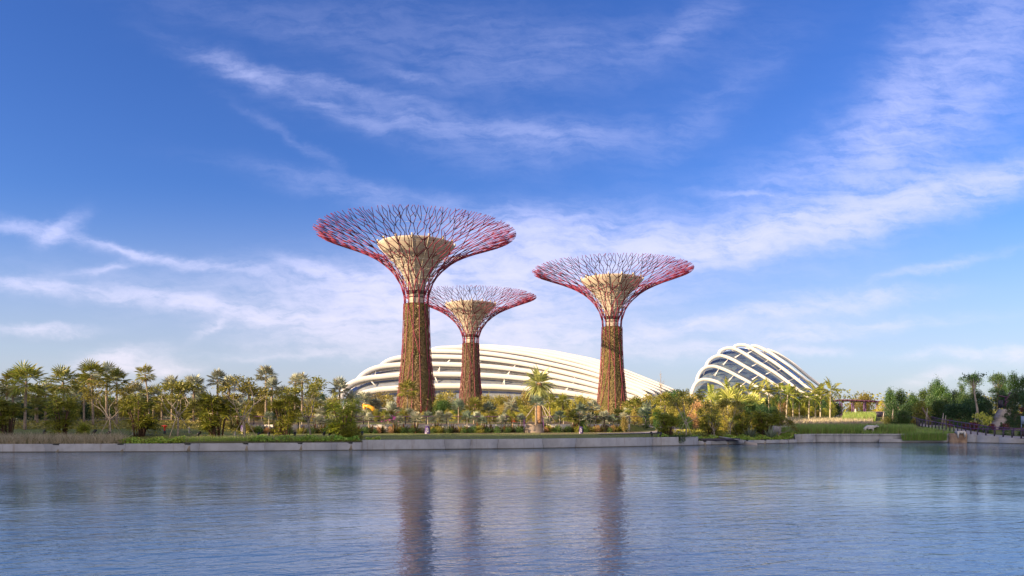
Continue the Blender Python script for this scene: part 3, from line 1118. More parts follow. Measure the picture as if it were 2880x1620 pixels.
FLOWER = [
    [(964, 1172), (978, 1138), (1000, 1117), (1018, 1107), (1060, 1097), (1097, 1093), (1220, 1086), (1354, 1086.5), (1481, 1092.5), (1600, 1105.5), (1690, 1122), (1760, 1143), (1805, 1168)],
    [(950, 1165), (957, 1120), (970, 1095), (988, 1078), (1025, 1065), (1084, 1057.5), (1135, 1053.5), (1218, 1052), (1350, 1054.7), (1480, 1065), (1600, 1083.5), (1680, 1102), (1750, 1124), (1800, 1142), (1832, 1165)],
    [(982, 1155), (994, 1100), (1009, 1066), (1027, 1049), (1045, 1039), (1067, 1032), (1096, 1027.6), (1137, 1025), (1213, 1023.6), (1350, 1028.7), (1480, 1043), (1600, 1066.5), (1680, 1086), (1750, 1108), (1800, 1125), (1850, 1155)],
    [(1046, 1130), (1058, 1062), (1072, 1030), (1092, 1015), (1113, 1008), (1138, 1004.7), (1213, 1002.5), (1350, 1007.7), (1480, 1025), (1600, 1051), (1680, 1072), (1750, 1094), (1790, 1106), (1835, 1133)],
    [(1112, 1070), (1124, 1016), (1142, 997), (1170, 990), (1213, 987.5), (1350, 991.8), (1480, 1010), (1600, 1035), (1680, 1056), (1750, 1081), (1800, 1099), (1842, 1127)],
    [(1190, 1050), (1200, 1000), (1220, 982.5), (1260, 978), (1350, 979), (1480, 996), (1600, 1022), (1680, 1044), (1750, 1070), (1825, 1099), (1852, 1121)],
    [(1250, 1040), (1262, 990), (1285, 976.5), (1350, 974.5), (1480, 988), (1600, 1011), (1680, 1034), (1750, 1061), (1845, 1099), (1866, 1119)],
    [(1300, 1040), (1315, 988), (1340, 974.5), (1400, 975), (1500, 984.5), (1600, 1004), (1680, 1026), (1750, 1053), (1862, 1099), (1880, 1118)],
    [(1360, 1040), (1375, 988), (1400, 976.5), (1480, 981.5), (1600, 1000), (1680, 1019), (1750, 1046), (1880, 1098), (1895, 1115)],
    [(1420, 1040), (1440, 988), (1470, 981.5), (1550, 989), (1600, 998), (1680, 1014.6), (1750, 1039), (1893, 1097), (1905, 1112)],
]
dome('glasshouse', 'long low white-banded glasshouse dome behind the planted towers', FLOWER, 290, 6.5, .35, (15.5, 13.6, .60), 'glass', (1, 2, 3), 8, 3.2, 'glasshouse')
CLOUD = [
    [(1940, 1160), (1943, 1115), (1948.8, 1094.7), (1954, 1082.5), (1963, 1073), (1974, 1068), (1985, 1067), (1996, 1068), (2013, 1072.6), (2029, 1079), (2060, 1096), (2095, 1118), (2130, 1146), (2150, 1165)],
    [(1950, 1160), (1956, 1100), (1961, 1067), (1966, 1053), (1974, 1041), (1985, 1033.5), (1998.5, 1030), (2013, 1031), (2029, 1036), (2051.5, 1045.5), (2073.6, 1057), (2101, 1071.5), (2134.5, 1091), (2156, 1105), (2190, 1130), (2215, 1160)],
    [(1976, 1150), (1982, 1060), (1988, 1026), (1994, 1015), (2003, 1007.4), (2014, 1002), (2026, 1000), (2040.4, 1003), (2062.5, 1012), (2095.7, 1030.6), (2129, 1049.4), (2151, 1063), (2182, 1082.5), (2197.6, 1093), (2225, 1112), (2270, 1150)],
    [(2010, 1120), (2016, 1030), (2022, 995), (2029.4, 985.3), (2040.4, 980.4), (2053.7, 978.7), (2068, 981.5), (2084.6, 989), (2106.7, 1002.5), (2130, 1017.4), (2151, 1030), (2182, 1049.4), (2213, 1072), (2242, 1094), (2265, 1111), (2305, 1145)],
    [(2053, 1110), (2058, 1010), (2064.5, 978), (2073.6, 971.5), (2084.6, 970), (2098, 971.5), (2112, 977.6), (2130, 988.5), (2140.7, 995.5), (2171.8, 1015), (2203, 1037), (2234, 1060.5), (2270, 1089.7), (2291, 1106), (2325, 1140)],
    [(2098, 1110), (2103, 1005), (2110, 977), (2118, 973.5), (2126, 973.5), (2136, 976.5), (2156, 986), (2172, 995.5), (2203, 1018), (2234, 1043), (2265, 1068), (2291, 1089), (2310, 1105), (2338, 1135)],
    [(2140, 1110), (2146, 1020), (2152, 990), (2160, 985), (2169.8, 987.5), (2191, 997.5), (2230, 1023), (2269, 1055.5), (2313, 1090), (2345, 1122)],
]
dome('striped_glasshouse', 'high striped glasshouse dome with seven white arches over blue glass', CLOUD, 455, 8.5, .22, (10.4, 6.8), 'glass_fine', (1, 2, 3, 4, 5), 8, 4.0, 'glasshouse')
# ------------------------------------------------------------------ plant kit
def rot_to(D, roll=0.0):
    """rotation matrices (N,3,3) whose first column is D (N,3)"""
    D = np.asarray(D, float)
    D = D / (np.linalg.norm(D, axis=1)[:, None] + 1e-9)
    up = np.tile([0, 0, 1.0], (len(D), 1))
    up[np.abs(D[:, 2]) > .97] = [1, 0, 0]
    S = np.cross(up, D)
    S /= np.linalg.norm(S, axis=1)[:, None]
    N = np.cross(D, S)
    roll = np.broadcast_to(roll, (len(D),))
    c, s = np.cos(roll)[:, None], np.sin(roll)[:, None]
    return np.stack([D, S * c + N * s, -S * s + N * c], 2)


def fan_leaf(nseg, spread, r, wid, droop, pet, seed=0):
    """a palmate leaf: stalk along +X, then a fan of pointed blades"""
    rs = np.random.RandomState(seed)
    v = [(0, -.02, 0), (0, .02, 0), (pet, .015, .02), (pet, -.015, .02)]
    q = [(0, 1, 2, 3)]
    for k in range(nseg):
        a = math.radians(-spread / 2 + spread * k / (nseg - 1))
        c, s = math.cos(a), math.sin(a)
        ln = r * (.82 + .18 * math.cos(a * .7)) * rs.uniform(.9, 1.06)
        zz = .05 * r * (1 if k % 2 else -1)
        dz = -droop * ln * rs.uniform(.6, 1.3)
        b = len(v)
        v += [(pet, 0, .02), (pet + .55 * ln * c - wid * s, .55 * ln * s + wid * c, zz + .28 * dz), (pet + ln * c, ln * s, dz), (pet + .55 * ln * c + wid * s, .55 * ln * s - wid * c, -zz * .2 + .28 * dz)]
        q.append((b, b + 1, b + 2, b + 3))
    return np.array(v), np.array(q)


def pinnate(nl, ln, lw, arch, leaflet, seed=0):
    """a feather frond: rachis along +X that bows down, leaflets both sides"""
    rs = np.random.RandomState(seed)
    v, q = [], []

    def pt(t_):
        return np.array([ln * (t_ - .12 * arch * t_ ** 3), 0, -arch * ln * .55 * t_ ** 2.2])
    for k in range(7):
        a, b = pt(k / 7), pt((k + 1) / 7)
        n = len(v)
        v += [tuple(a + [0, -.03, 0]), tuple(a + [0, .03, 0]), tuple(b + [0, .025, 0]), tuple(b + [0, -.025, 0])]
        q.append((n, n + 1, n + 2, n + 3))
    for k in range(nl):
        t_ = .14 + .86 * k / (nl - 1)
        p = pt(t_)
        L_ = leaflet * (math.sin(math.pi * min(1, .18 + .8 * t_)) * .9 + .15) * rs.uniform(.85, 1.1)
        for sd in (-1, 1):
            d = np.array([.55, sd * .85, -.30 - .35 * rs.rand() * arch])
            d /= np.linalg.norm(d)
            e = np.array([lw, 0, 0])
            n = len(v)
            v += [tuple(p), tuple(p + d * L_ * .5 + e), tuple(p + d * L_), tuple(p + d * L_ * .5 - e)]
            q.append((n, n + 1, n + 2, n + 3))
    return np.array(v), np.array(q)


def crown_geo(tpls, n, e0, e1, seed, jit=.12, sc=(0.85, 1.1), org=.12):
    """leaves all round a growing point from elevation e0 (top) down to e1 (degrees)"""
    rs = np.random.RandomState(seed)
    G = Geo()
    k = np.arange(n)
    az = k * 2.39996 + rs.randn(n) * .15
    el = np.radians(e0 + (e1 - e0) * (k / (n - 1)) ** .85) + rs.randn(n) * jit
    D = np.stack([np.cos(el) * np.cos(az), np.cos(el) * np.sin(az), np.sin(el)], 1)
    R = rot_to(D, rs.randn(n) * .25) * rs.uniform(*sc, n)[:, None, None]
    P = D * org
    P[:, 2] -= np.linspace(0, .25, n) * (1 if n > 12 else .4)
    pick = rs.randint(len(tpls), size=n)
    for i, t_ in enumerate(tpls):
        m = pick == i
        if m.any():
            G.inst(t_, R[m], P[m])
    return G


def leaf_quads(G, C, size, rs, flat=0.0, asp=.55):
    """small pointed leaves scattered at C"""
    n = len(C)
    tpl = (np.array([(0, 0, 0), (.5, asp / 2, .05), (1, 0, -.06), (.5, -asp / 2, .05)]) - [.5, 0, 0], np.array([[0, 1, 2, 3]]))
    D = rs.randn(n, 3)
    D[:, 2] = D[:, 2] * (1 - flat) - .25
    R = rot_to(D, rs.rand(n) * 6.28 * (1 - flat)) * (size * rs.uniform(.6, 1.35, n))[:, None, None]
    G.inst(tpl, R, C)


def limb_path(p0, d, ln, rs, n=4, up=.15, wob=.12):
    P = [np.array(p0, float)]
    d = np.array(d, float)
    d /= np.linalg.norm(d)
    for _ in range(n):
        d = d + rs.randn(3) * wob + [0, 0, up]
        d /= np.linalg.norm(d)
        P.append(P[-1] + d * ln / n)
    return P, d


def make_tree(seed, h, trunk, spread, nlimb, clumps, per, size, flat, leaf, bark, r0=.11, up=.1, lev=3, crad=.5, lean=0.0):
    """trunk with forking limbs; leaf clumps at the ends of the twigs"""
    rs = np.random.RandomState(seed)
    W = Geo()
    tp, d = limb_path((0, 0, -.1), (lean, .02, 1), trunk + .1, rs, 5, .1, .06)
    W.tube(tp, np.linspace(r0 * 1.25, r0 * .8, len(tp)), 7)
    tips = []

    def grow(p, d, ln, r, l):
        P, d2 = limb_path(p, d, ln, rs, 4, up, .13)
        W.tube(P, np.linspace(r, r * .6, len(P)), 5 if r > .03 else 4, False)
        if l == 0:
            tips.append(P[-1])
            tips.append(P[-2])
            return
        for k in range(rs.randint(2, 4)):
            a = rs.rand() * 6.28
            side = np.array([math.cos(a), math.sin(a), rs.uniform(-.1, .35)])
            grow(P[-1 - (k == 2)], d2 + side * .85, ln * rs.uniform(.55, .8), r * .6, l - 1)

    top = tp[-1]
    for k in range(nlimb):
        a = 6.28 * k / nlimb + rs.rand() * .6
        dv = np.array([math.cos(a) * spread, math.sin(a) * spread, rs.uniform(.55, 1.05)])
        st = tp[-1] if k < nlimb - 1 else tp[-2]
        grow(st, dv, (h - trunk) * rs.uniform(.42, .55), r0 * .55, lev - 1)
    tips = np.array(tips)
    f = (h - trunk * 0) / max(tips[:, 2].max() + crad * .5, .1)
    sel = tips[rs.permutation(len(tips))[:clumps]] if len(tips) > clumps else tips
    C = np.repeat(sel, per, 0)
    off = rs.randn(len(C), 3) * [crad, crad, crad * (1 - flat * .6)] * .5
    Lf = Geo()
    leaf_quads(Lf, C + off, size, rs, flat * .5)
    return (W.mesh('trunk', bark, True), Lf.mesh('crown', leaf), f)


def make_bushy(seed, h, w_, trunk, clumps, per, size, leaf, bark, r0=.14, gap=.55, shape=0):
    """denser crown: leaf clumps through an uneven volume on a branching trunk. shape 0 round, 1 cone, 2 umbrella, 3 column"""
    rs = np.random.RandomState(seed)
    W = Geo()
    tp, d = limb_path((0, 0, -.1), (rs.randn() * .06, 0, 1), h * .8, rs, 7, .2, .05)
    W.tube(tp, np.linspace(r0, r0 * .35, len(tp)), 7)
    cs = []
    while len(cs) < clumps:
        u = rs.rand()
        a = rs.rand() * 6.28
        if shape == 0:
            z = trunk + (h - trunk) * u
            rr = w_ / 2 * math.sqrt(max(0, 1 - (2 * u - .9) ** 2 / 1.25))
        elif shape == 1:
            z = trunk + (h - trunk) * u
            rr = w_ / 2 * (1 - u) ** .75 + .12
        elif shape == 2:
            z = h - (h - trunk) * .32 * u ** 2
            rr = w_ / 2 * (.25 + .8 * u)
            if rs.rand() < .25:
                z = trunk + (h - trunk) * rs.uniform(.2, .7)
                rr *= .55
        else:
            z = trunk + (h - trunk) * u
            rr = w_ / 2 * (.75 + .35 * math.sin(u * 9 + seed) * (1 - u * .4))
        q = rs.rand() ** .42
        c = np.array([math.cos(a) * rr * q, math.sin(a) * rr * q, z])
        # knock holes and lobes into the outline
        k = math.sin(3 * a + seed) * .5 + math.sin(5.1 * z / h * 3 + 2 * a + seed * 2) * .5
        if k < -gap and q > .45:
            continue
        c[:2] *= 1 + .18 * k
        cs.append(c)
        if rs.rand() < .35:
            j = min(len(tp) - 1, int((z / h) * .9 * len(tp)))
            st = np.array(tp[max(1, j - 2)])
            W.tube([st, (st + c) / 2 + [0, 0, .08], c], [r0 * .28, r0 * .18, r0 * .08], 4, False)
    cs = np.array(cs)
    cr = .13 * w_ * (.6 if shape == 1 else 1)
    C = np.repeat(cs, per, 0) + rs.randn(len(cs) * per, 3) * [cr, cr, cr * .7]
    C[:, 2] = np.maximum(C[:, 2], .12)
    Lf = Geo()
    leaf_quads(Lf, C, size, rs)
    return (W.mesh('trunk', bark, True), Lf.mesh('crown', leaf))


# --- species -------------------------------------------------------------
FAN = [fan_leaf(15, 230, .95, .045, .22, .85, s_) for s_ in (1, 2)]
SILV = [fan_leaf(16, 250, 1.05, .065, .12, .75, s_) for s_ in (3, 4)]
LADY = [fan_leaf(10, 240, .56, .030, .30, .42, s_) for s_ in (5, 6)]
GIANT = [fan_leaf(20, 210, 1.75, .085, .10, 1.9, s_) for s_ in (7, 8)]
DATE = [pinnate(26, 1.95, .05, .55, .40, 9), pinnate(26, 1.9, .05, .85, .38, 10)]
ROYAL = [pinnate(26, 2.5, .05, 1.05, .62, 11), pinnate(26, 2.4, .05, 1.45, .66, 12)]
DEAD = [fan_leaf(8, 120, .85, .05, .25, .5, 13)]

fan_crowns = [crown_geo(FAN, 34, 85, -38, 20 + s_).mesh('crown', 'fan_leaf') for s_ in range(3)]
fan_skirts = [crown_geo(DEAD, 12, -45, -78, 30 + s_).mesh('dead_skirt', 'dead_leaf') for s_ in range(2)]
silver_crowns = [crown_geo(SILV, 24, 85, -22, 40 + s_).mesh('crown', 'silver_leaf') for s_ in range(3)]
grey_fan_crowns = [crown_geo(SILV, 18, 80, -10, 44 + s_).mesh('crown', 'blue_leaf') for s_ in range(2)]
date_crown = crown_geo(DATE, 84, 86, -58, 50, org=.2).mesh('crown', 'date_leaf')
blue_crown = crown_geo(DATE, 44, 80, 5, 51, org=.2).mesh('crown', 'blue_leaf')
royal_crowns = [crown_geo(ROYAL, 17, 84, -22, 60 + s_, jit=.18).mesh('crown', 'royal_leaf') for s_ in range(4)]
giant_crowns = [crown_geo(GIANT, 15, 80, 12, 70 + s_).mesh('crown', 'giant_leaf') for s_ in range(2)]


def trunk_me(h, r0, r1, mat, lean=0.0, sides=9, rings=0):
    n = 10
    z = np.linspace(-.15, h, n)
    t_ = (z + .15) / (h + .15)
    P = np.stack([lean * h * t_ ** 1.6, 0 * z, z], 1)
    rr = r0 + (r1 - r0) * t_ ** .6
    return Geo().tube(P, rr, sides).mesh('trunk', mat, True)


def palm(name, px, D, top, crown, cscale, label, cat, group, r0=.16, r1=.11, bark='palm_bark', lean=0.0, skirt=None, ctop=.75, base=None, sub=None, leafmat_=None):
    """a single stemmed palm: trunk sized so that the crown's top is at picture row top"""
    x, y, z = at(px, D)
    if base is not None:
        z = base
    H = zpx(top, D) - z - ctop * cscale
    H = max(H, .25)
    rz = rng.uniform(0, 6.28)
    r = root(name, (x, y, z), label, cat, group)
    t_ = link('trunk', trunk_me(H, r0, r1, bark, lean), r)
    c = link('crown', crown, r, (lean * H, 0, H + .02))
    c.rotation_euler = (0, 0, rz)
    c.scale = (cscale,) * 3
    if skirt is not None:
        s_ = link('dead_skirt', skirt, r, (lean * H, 0, H - .05))
        s_.scale = (cscale * .85,) * 3
        s_.rotation_euler = (0, 0, rz + 1)
    return r


def clump_me(seed, n, h, rad, dense=1.0):
    """many-stemmed cane palm: stems and their small fan crowns"""
    rs = np.random.RandomState(seed)
    S, Lf = Geo(), Geo()
    for k in range(n):
        a = rs.rand() * 6.28
        q = rad * math.sqrt(rs.rand())
        hh = h * (rs.uniform(.45, 1.0) if k > 3 else rs.uniform(.88, 1.0)) - .35
        if k > n * .72:
            hh = h * rs.uniform(.12, .4)
        b = np.array([math.cos(a) * q * .45, math.sin(a) * q * .45, -.1])
        t_ = np.array([math.cos(a) * q * 1.25, math.sin(a) * q * 1.25, hh])
        mid = (b + t_) / 2 + rs.randn(3) * .06 - [t_[0] * .12, t_[1] * .12, 0]
        S.tube([b, mid, t_], [.055, .05, .045], 5)
        m = int(rs.randint(12, 17) * dense)
        for i in range(m):
            az, el = i * 2.4 + rs.rand() * .4, math.radians(rs.uniform(-35, 80))
            D = np.array([[math.cos(el) * math.cos(az), math.cos(el) * math.sin(az), math.sin(el)]])
            p = t_ - np.array([0, 0, rs.rand() * min(.7, hh * .4)])
            Lf.inst(LADY[i % 2], rot_to(D, rs.randn(1) * .3) * rs.uniform(.8, 1.2), p[None])
    return S.mesh('stems', 'cane', True), Lf.mesh('foliage', 'cane_leaf')


clumps = [clump_me(80, 17, 3.9, .95), clump_me(81, 15, 4.2, 1.0), clump_me(82, 13, 3.7, .85), clump_me(83, 9, 1.6, .8)]


def cane_palm(px, D, top, v, label, group, wide=1.0, leaf=None):
    x, y, z = at(px, D)
    s_ = (zpx(top, D) - z) / (4.1 if v < 3 else 1.75)
    r = root('cane_palm_clump', (x, y, z), label, 'palm', group, rng.uniform(0, 6.28), (s_ * wide, s_ * wide, s_))
    st, fo = clumps[v]
    link('stems', st, r)
    link('foliage', fo, r)
    return r


staked = [make_tree(90 + s_, 6.6, 1.9, .85, 5, 70, 30, .26, .75, 'tree_leaf', 'grey_bark', .10, .05, 3, .62) for s_ in range(4)]
STK = []
for s_ in range(2):
    gs = []
    for k in range(3):
        a = 2.1 * k + .5 + s_ * .8
        gs.append(Geo().tube([(math.cos(a) * 1.55, math.sin(a) * 1.55, -.1), (math.cos(a) * .1, math.sin(a) * .1, 2.25), (-math.cos(a) * .12, -math.sin(a) * .12, 2.6)], .035, 5).mesh('support_pole', 'pole_wood'))
    STK.append(gs)


def staked_tree(px, D, top, v, label, group, poles=True, sxy=1.0, name='staked_tree'):
    x, y, z = at(px, D)
    tr, cr, f = staked[v]
    zmax = max(q.co.z for q in cr.vertices)
    s_ = (zpx(top, D) - z) / zmax
    r = root(name, (x, y, z), label, 'tree', group, rng.uniform(0, 6.28), (s_ * sxy, s_ * sxy, s_))
    link('trunk', tr, r)
    link('crown', cr, r)
    if poles:
        for g_ in STK[v % 2]:
            link('support_pole', g_, r)
    return r


def spec(kind, n, *a, **k):
    return [make_bushy(kind + i, *a, **k) for i in range(n)]


BUSHY = {
    'olive': spec(100, 4, 5.0, 4.6, 1.2, 66, 46, .34, 'olive_leaf', 'grey_bark'),
    'tree': spec(110, 3, 5.0, 4.2, 1.0, 66, 46, .32, 'tree_leaf', 'bark'),
    'gold': spec(120, 2, 4.0, 3.4, .4, 46, 34, .24, 'gold_leaf', 'bark'),
    'green': spec(130, 4, 6.0, 5.2, 1.0, 105, 46, .34, 'green_leaf', 'bark', gap=.5),
    'umbrella': spec(140, 3, 9.0, 4.6, 3.6, 75, 36, .32, 'deep_leaf', 'bark', r0=.2, shape=2),
    'column': spec(150, 3, 8.0, 2.9, .6, 95, 36, .26, 'deep_leaf', 'bark', shape=3),
    'cone': spec(160, 3, 4.0, 2.3, .05, 90, 34, .16, 'deep_leaf', 'bark', r0=.08, shape=1, gap=.8),
    'deep': spec(170, 3, 5.0, 5.6, .8, 115, 48, .32, 'deep_leaf', 'bark'),
    'rust': spec(180, 1, 4.0, 3.2, .4, 50, 36, .22, 'rust_leaf', 'bark'),
    'lime': spec(190, 1, 4.4, 3.6, 1.8, 22, 22, .42, 'lime_leaf', 'pale_bark', r0=.07, gap=.3),
    'maroon': spec(195, 2, 1.5, 1.9, .1, 34, 30, .2, 'maroon_leaf', 'bark', r0=.05),
    'shrub': spec(200, 3, 1.5, 1.9, .1, 34, 32, .16, 'tree_leaf', 'bark', r0=.05),
    'deepshrub': spec(210, 2, 1.5, 1.9, .1, 34, 32, .16, 'green_leaf', 'bark', r0=.05),
}
NATH = {k: max(q.co.z for q in v[0][1].vertices) for k, v in BUSHY.items()}
NATW = {k: 2 * max(abs(q.co.x) for q in v[0][1].vertices) for k, v in BUSHY.items()}


def bushy(kind, px, D, top, width, label, cat='tree', group=None, name=None, base=None, v=None):
    """width in picture pixels"""
    x, y, z = at(px, D)
    if base is not None:
        z = base
    h = max(.4, zpx(top, D) - z)
    arr = BUSHY[kind]
    tr, cr = arr[rng.randrange(len(arr)) if v is None else v]
    sz = h / NATH[kind]
    sw = width / F * D / NATW[kind]
    r = root(name or {'cone': 'conifer', 'shrub': 'shrub', 'maroon': 'shrub', 'deepshrub': 'shrub'}.get(kind, 'leafy_tree'), (x, y, z), label, cat, group, rng.uniform(0, 6.28), (sw, sw, sz))
    link('trunk', tr, r)
    link('crown', cr, r)
    return r


# rosettes: strap leaves from the ground (dark cordylines and agave-like plants)
def rosette_me(seed, n, ln, wd, mat, droop=.5):
    rs = np.random.RandomState(seed)
    G = Geo()
    for k in range(n):
        az, el = k * 2.4, math.radians(85 - 70 * (k / n) ** .7 + rs.randn() * 6)
        L_ = ln * rs.uniform(.75, 1.1)
        d = np.array([math.cos(az) * math.cos(el), math.sin(az) * math.cos(el), math.sin(el)])
        s_ = np.array([-math.sin(az), math.cos(az), 0]) * wd
        p0 = np.array([math.cos(az) * .05, math.sin(az) * .05, .02])
        p1 = p0 + d * L_ * .55
        p2 = p0 + d * L_ + [0, 0, -droop * L_ * math.cos(el) * .5]
        G.add([p0 - s_ * .6, p0 + s_ * .6, p1 + s_, p1 - s_, p2], [(0, 1, 2, 3)], [(3, 2, 4)])
    return G.mesh('rosette_plant', mat)


ROS = [rosette_me(220, 34, 1.15, .055, 'dark_leaf'), rosette_me(221, 30, 1.05, .06, 'dark_leaf'), rosette_me(222, 40, 1.0, .05, 'silver_leaf', .3),
       rosette_me(223, 40, .95, .05, 'blue_leaf', .2), rosette_me(224, 26, .9, .05, 'olive_leaf'), rosette_me(225, 24, .8, .055, 'lime_leaf')]
ORD = ['first', 'second', 'third', 'fourth', 'fifth', 'sixth', 'seventh', 'eighth', 'ninth', 'tenth', 'eleventh', 'twelfth', 'thirteenth', 'fourteenth',
       'fifteenth', 'sixteenth', 'seventeenth', 'eighteenth', 'nineteenth', 'twentieth', 'twenty-first', 'twenty-second', 'twenty-third', 'twenty-fourth',
       'twenty-fifth', 'twenty-sixth', 'twenty-seventh', 'twenty-eighth', 'twenty-ninth', 'thirtieth']


def blades(n, place, h, wd, rs, lean=.25, seg2=True):
    """thin grass blades; place(n) -> (n,3) roots; h (lo, hi)"""
    P = place(n)
    hh = rs.uniform(h[0], h[1], len(P))
    a = rs.rand(len(P)) * 6.28
    ln = rs.rand(len(P)) * lean
    D = np.stack([np.cos(a) * ln, np.sin(a) * ln, np.ones(len(P))], 1) * hh[:, None]
    b = rs.rand(len(P)) * 6.28
    S = np.stack([np.cos(b), np.sin(b), 0 * b], 1) * wd
    M1 = P + D * .55
    T = P + D * np.array([1.35, 1.35, 1.0])
    V = np.stack([P - S, P + S, M1 + S * .8, M1 - S * .8, T], 1)
    n = len(P)
    k = np.arange(n)[:, None] * 5
    return Geo().add(V.reshape(-1, 3), k + np.array([[0, 1, 2, 3]]), k + np.array([[3, 2, 4]])), T


def tops_at(T, rs, size, mat, name):
    G = Geo()
    n = len(T)
    tpl = (np.array([(0, -.12, -.5), (0, .12, -.5), (.05, .09, .5), (.05, -.09, .5)]), np.array([[0, 1, 2, 3]]))
    R = rot_to(np.stack([rs.randn(n), rs.randn(n), rs.randn(n) * .25], 1)) * (size * rs.uniform(.7, 1.3, n))[:, None, None]
    G.inst(tpl, R, T)
    return G.mesh(name, mat)
rng = random.Random(77)


def nth(i):
    return ORD[i] if i < 30 else ('thirty-' if i < 39 else 'forty-' if i < 49 else 'fifty-') + ORD[(i + 1) % 10 - 1] if (i + 1) % 10 else {40: 'fortieth', 50: 'fiftieth', 60: 'sixtieth'}[i + 1]


# ------------------------------------------------------------------ left garden: tall fan palms
G_FAN = 'tall green fan palms of the lawn garden'


def fan(px, D, top, crownpx, label, lean=0.0, v=0, skirt=None, r0=.15):
    cs = crownpx / F * D / 3.5
    return palm('fan_palm', px, D, top, fan_crowns[v], cs, label, 'palm', G_FAN, r0, r0 * .75, 'palm_bark', lean, None if skirt is None else fan_skirts[skirt], ctop=1.45)


fan(70, 82, 1026, 112, 'tall fan palm with a smooth pale trunk leaning slightly, nearest the picture edge', .03, 0, None, .17)
fan(36, 93, 1046, 92, 'fan palm standing just behind the pale-trunked one at the picture edge', .0, 1, 0)
fan(180, 86, 1035, 96, 'stout fan palm with a round crown and brown skirt behind the first split cane clump', -.02, 2, 1)
fan(262, 90, 1018, 88, 'tallest fan palm of the garden, crown touching the grey-blue one', -.03, 0, 0)
fan(236, 97, 1052, 66, 'thin fan palm with a bent trunk beside the tallest one', .01, 1, 1)
fan(328, 92, 1040, 84, 'fan palm with a wide flat crown above the first staked tree', .0, 2, None)
fan(420, 103, 1028, 60, 'slim fan palm with a leaning trunk and drooping dead leaves', -.09, 0, 1, .12)
fan(100, 108, 1085, 70, 'short fan palm in the shade behind the pale-trunked palm', .0, 1, None)
fan(105, 96, 1122, 58, 'low fan palm with a fresh green crown between two cane clumps', .0, 2, None)
fan(455, 106, 1108, 62, 'low fan palm with a stubby trunk beyond the red hydrant', .0, 0, None)
fan(545, 98, 1128, 66, 'short fan palm with a thick pale trunk beside the cane clump past the hydrant', .0, 1, None, .2)
fan(880, 104, 1128, 62, 'low fan palm behind the last staked lawn tree', .0, 2, None)

# silver palms
G_SIL = 'silver-grey fan palms behind the lawn'
SIL = [
    (300, 104, 1024, 78, .0, 'tall grey-blue fan palm with stiff leaves behind the tallest green one'),
    (20, 112, 1082, 84, .0, 'grey fan palm low behind the palms at the picture edge'),
    (128, 110, 1078, 84, .0, 'grey fan palm in the gap before the stout green palm'),
    (215, 113, 1086, 78, .0, 'grey fan palm half hidden under the tallest green palm'),
    (380, 112, 1078, 76, .0, 'grey fan palm under the slim leaning palm'),
    (432, 113, 1088, 66, .0, 'small grey fan palm between the leaning palm and the staked tree'),
    (484, 110, 1060, 58, .0, 'grey fan palm with one leaf turned up behind the second staked tree'),
    (545, 108, 1058, 74, .0, 'broad grey fan palm rising behind the short thick-trunked palm'),
    (612, 110, 1042, 64, .0, 'grey fan palm with upright leaves before the bare-limbed tree'),
    (645, 112, 1060, 60, .0, 'grey fan palm tucked behind the bare-limbed tree'),
    (748, 108, 1031, 64, .0, 'tallest silver fan palm, its round crown above the bare-limbed tree'),
    (765, 104, 1066, 58, .0, 'silver fan palm below the tallest silver one'),
    (700, 114, 1078, 62, .0, 'silver fan palm low between two staked trees'),
    (795, 112, 1088, 56, .0, 'silver fan palm low at the open gap of sky'),
    (829, 108, 1054, 46, .02, 'slender silver fan palm with a ringed brown trunk, thinner of a pair'),
    (850, 107, 1050, 46, .0, 'slender silver fan palm with a stout brown trunk, second of a pair'),
    (878, 112, 1104, 56, .0, 'silver fan palm under the last staked lawn tree'),
    (955, 112, 1066, 66, .0, 'silver fan palm at the tip of the white dome'),
    (992, 112, 1102, 60, .0, 'silver fan palm before the end of the white dome'),
    (1024, 122, 1104, 66, .0, 'silver fan palm above the yellow digger arm'),
    (1056, 124, 1124, 60, .0, 'silver fan palm beside the white roll bar'),
    (1100, 128, 1134, 56, .0, 'silver fan palm at the foot of the nearest tower'),
    (905, 100, 1146, 48, .0, 'small silver fan palm beside the cane clump at the wall step'),
    (560, 114, 1098, 60, .0, 'grey fan palm low behind the thick-trunked short palm'),
    (668, 104, 1118, 54, .0, 'little silver fan palm under the bare-limbed tree'),
    (930, 106, 1120, 58, .0, 'silver fan palm behind the cane clump at the wall step'),
]
for i, (px, D, top, cw, ln, lab) in enumerate(SIL):
    palm('silver_palm', px, D, top, silver_crowns[i % 3], cw / F * D / 3.3, lab, 'palm', G_SIL, .2, .15, 'palm_bark', ln, None, ctop=1.35)

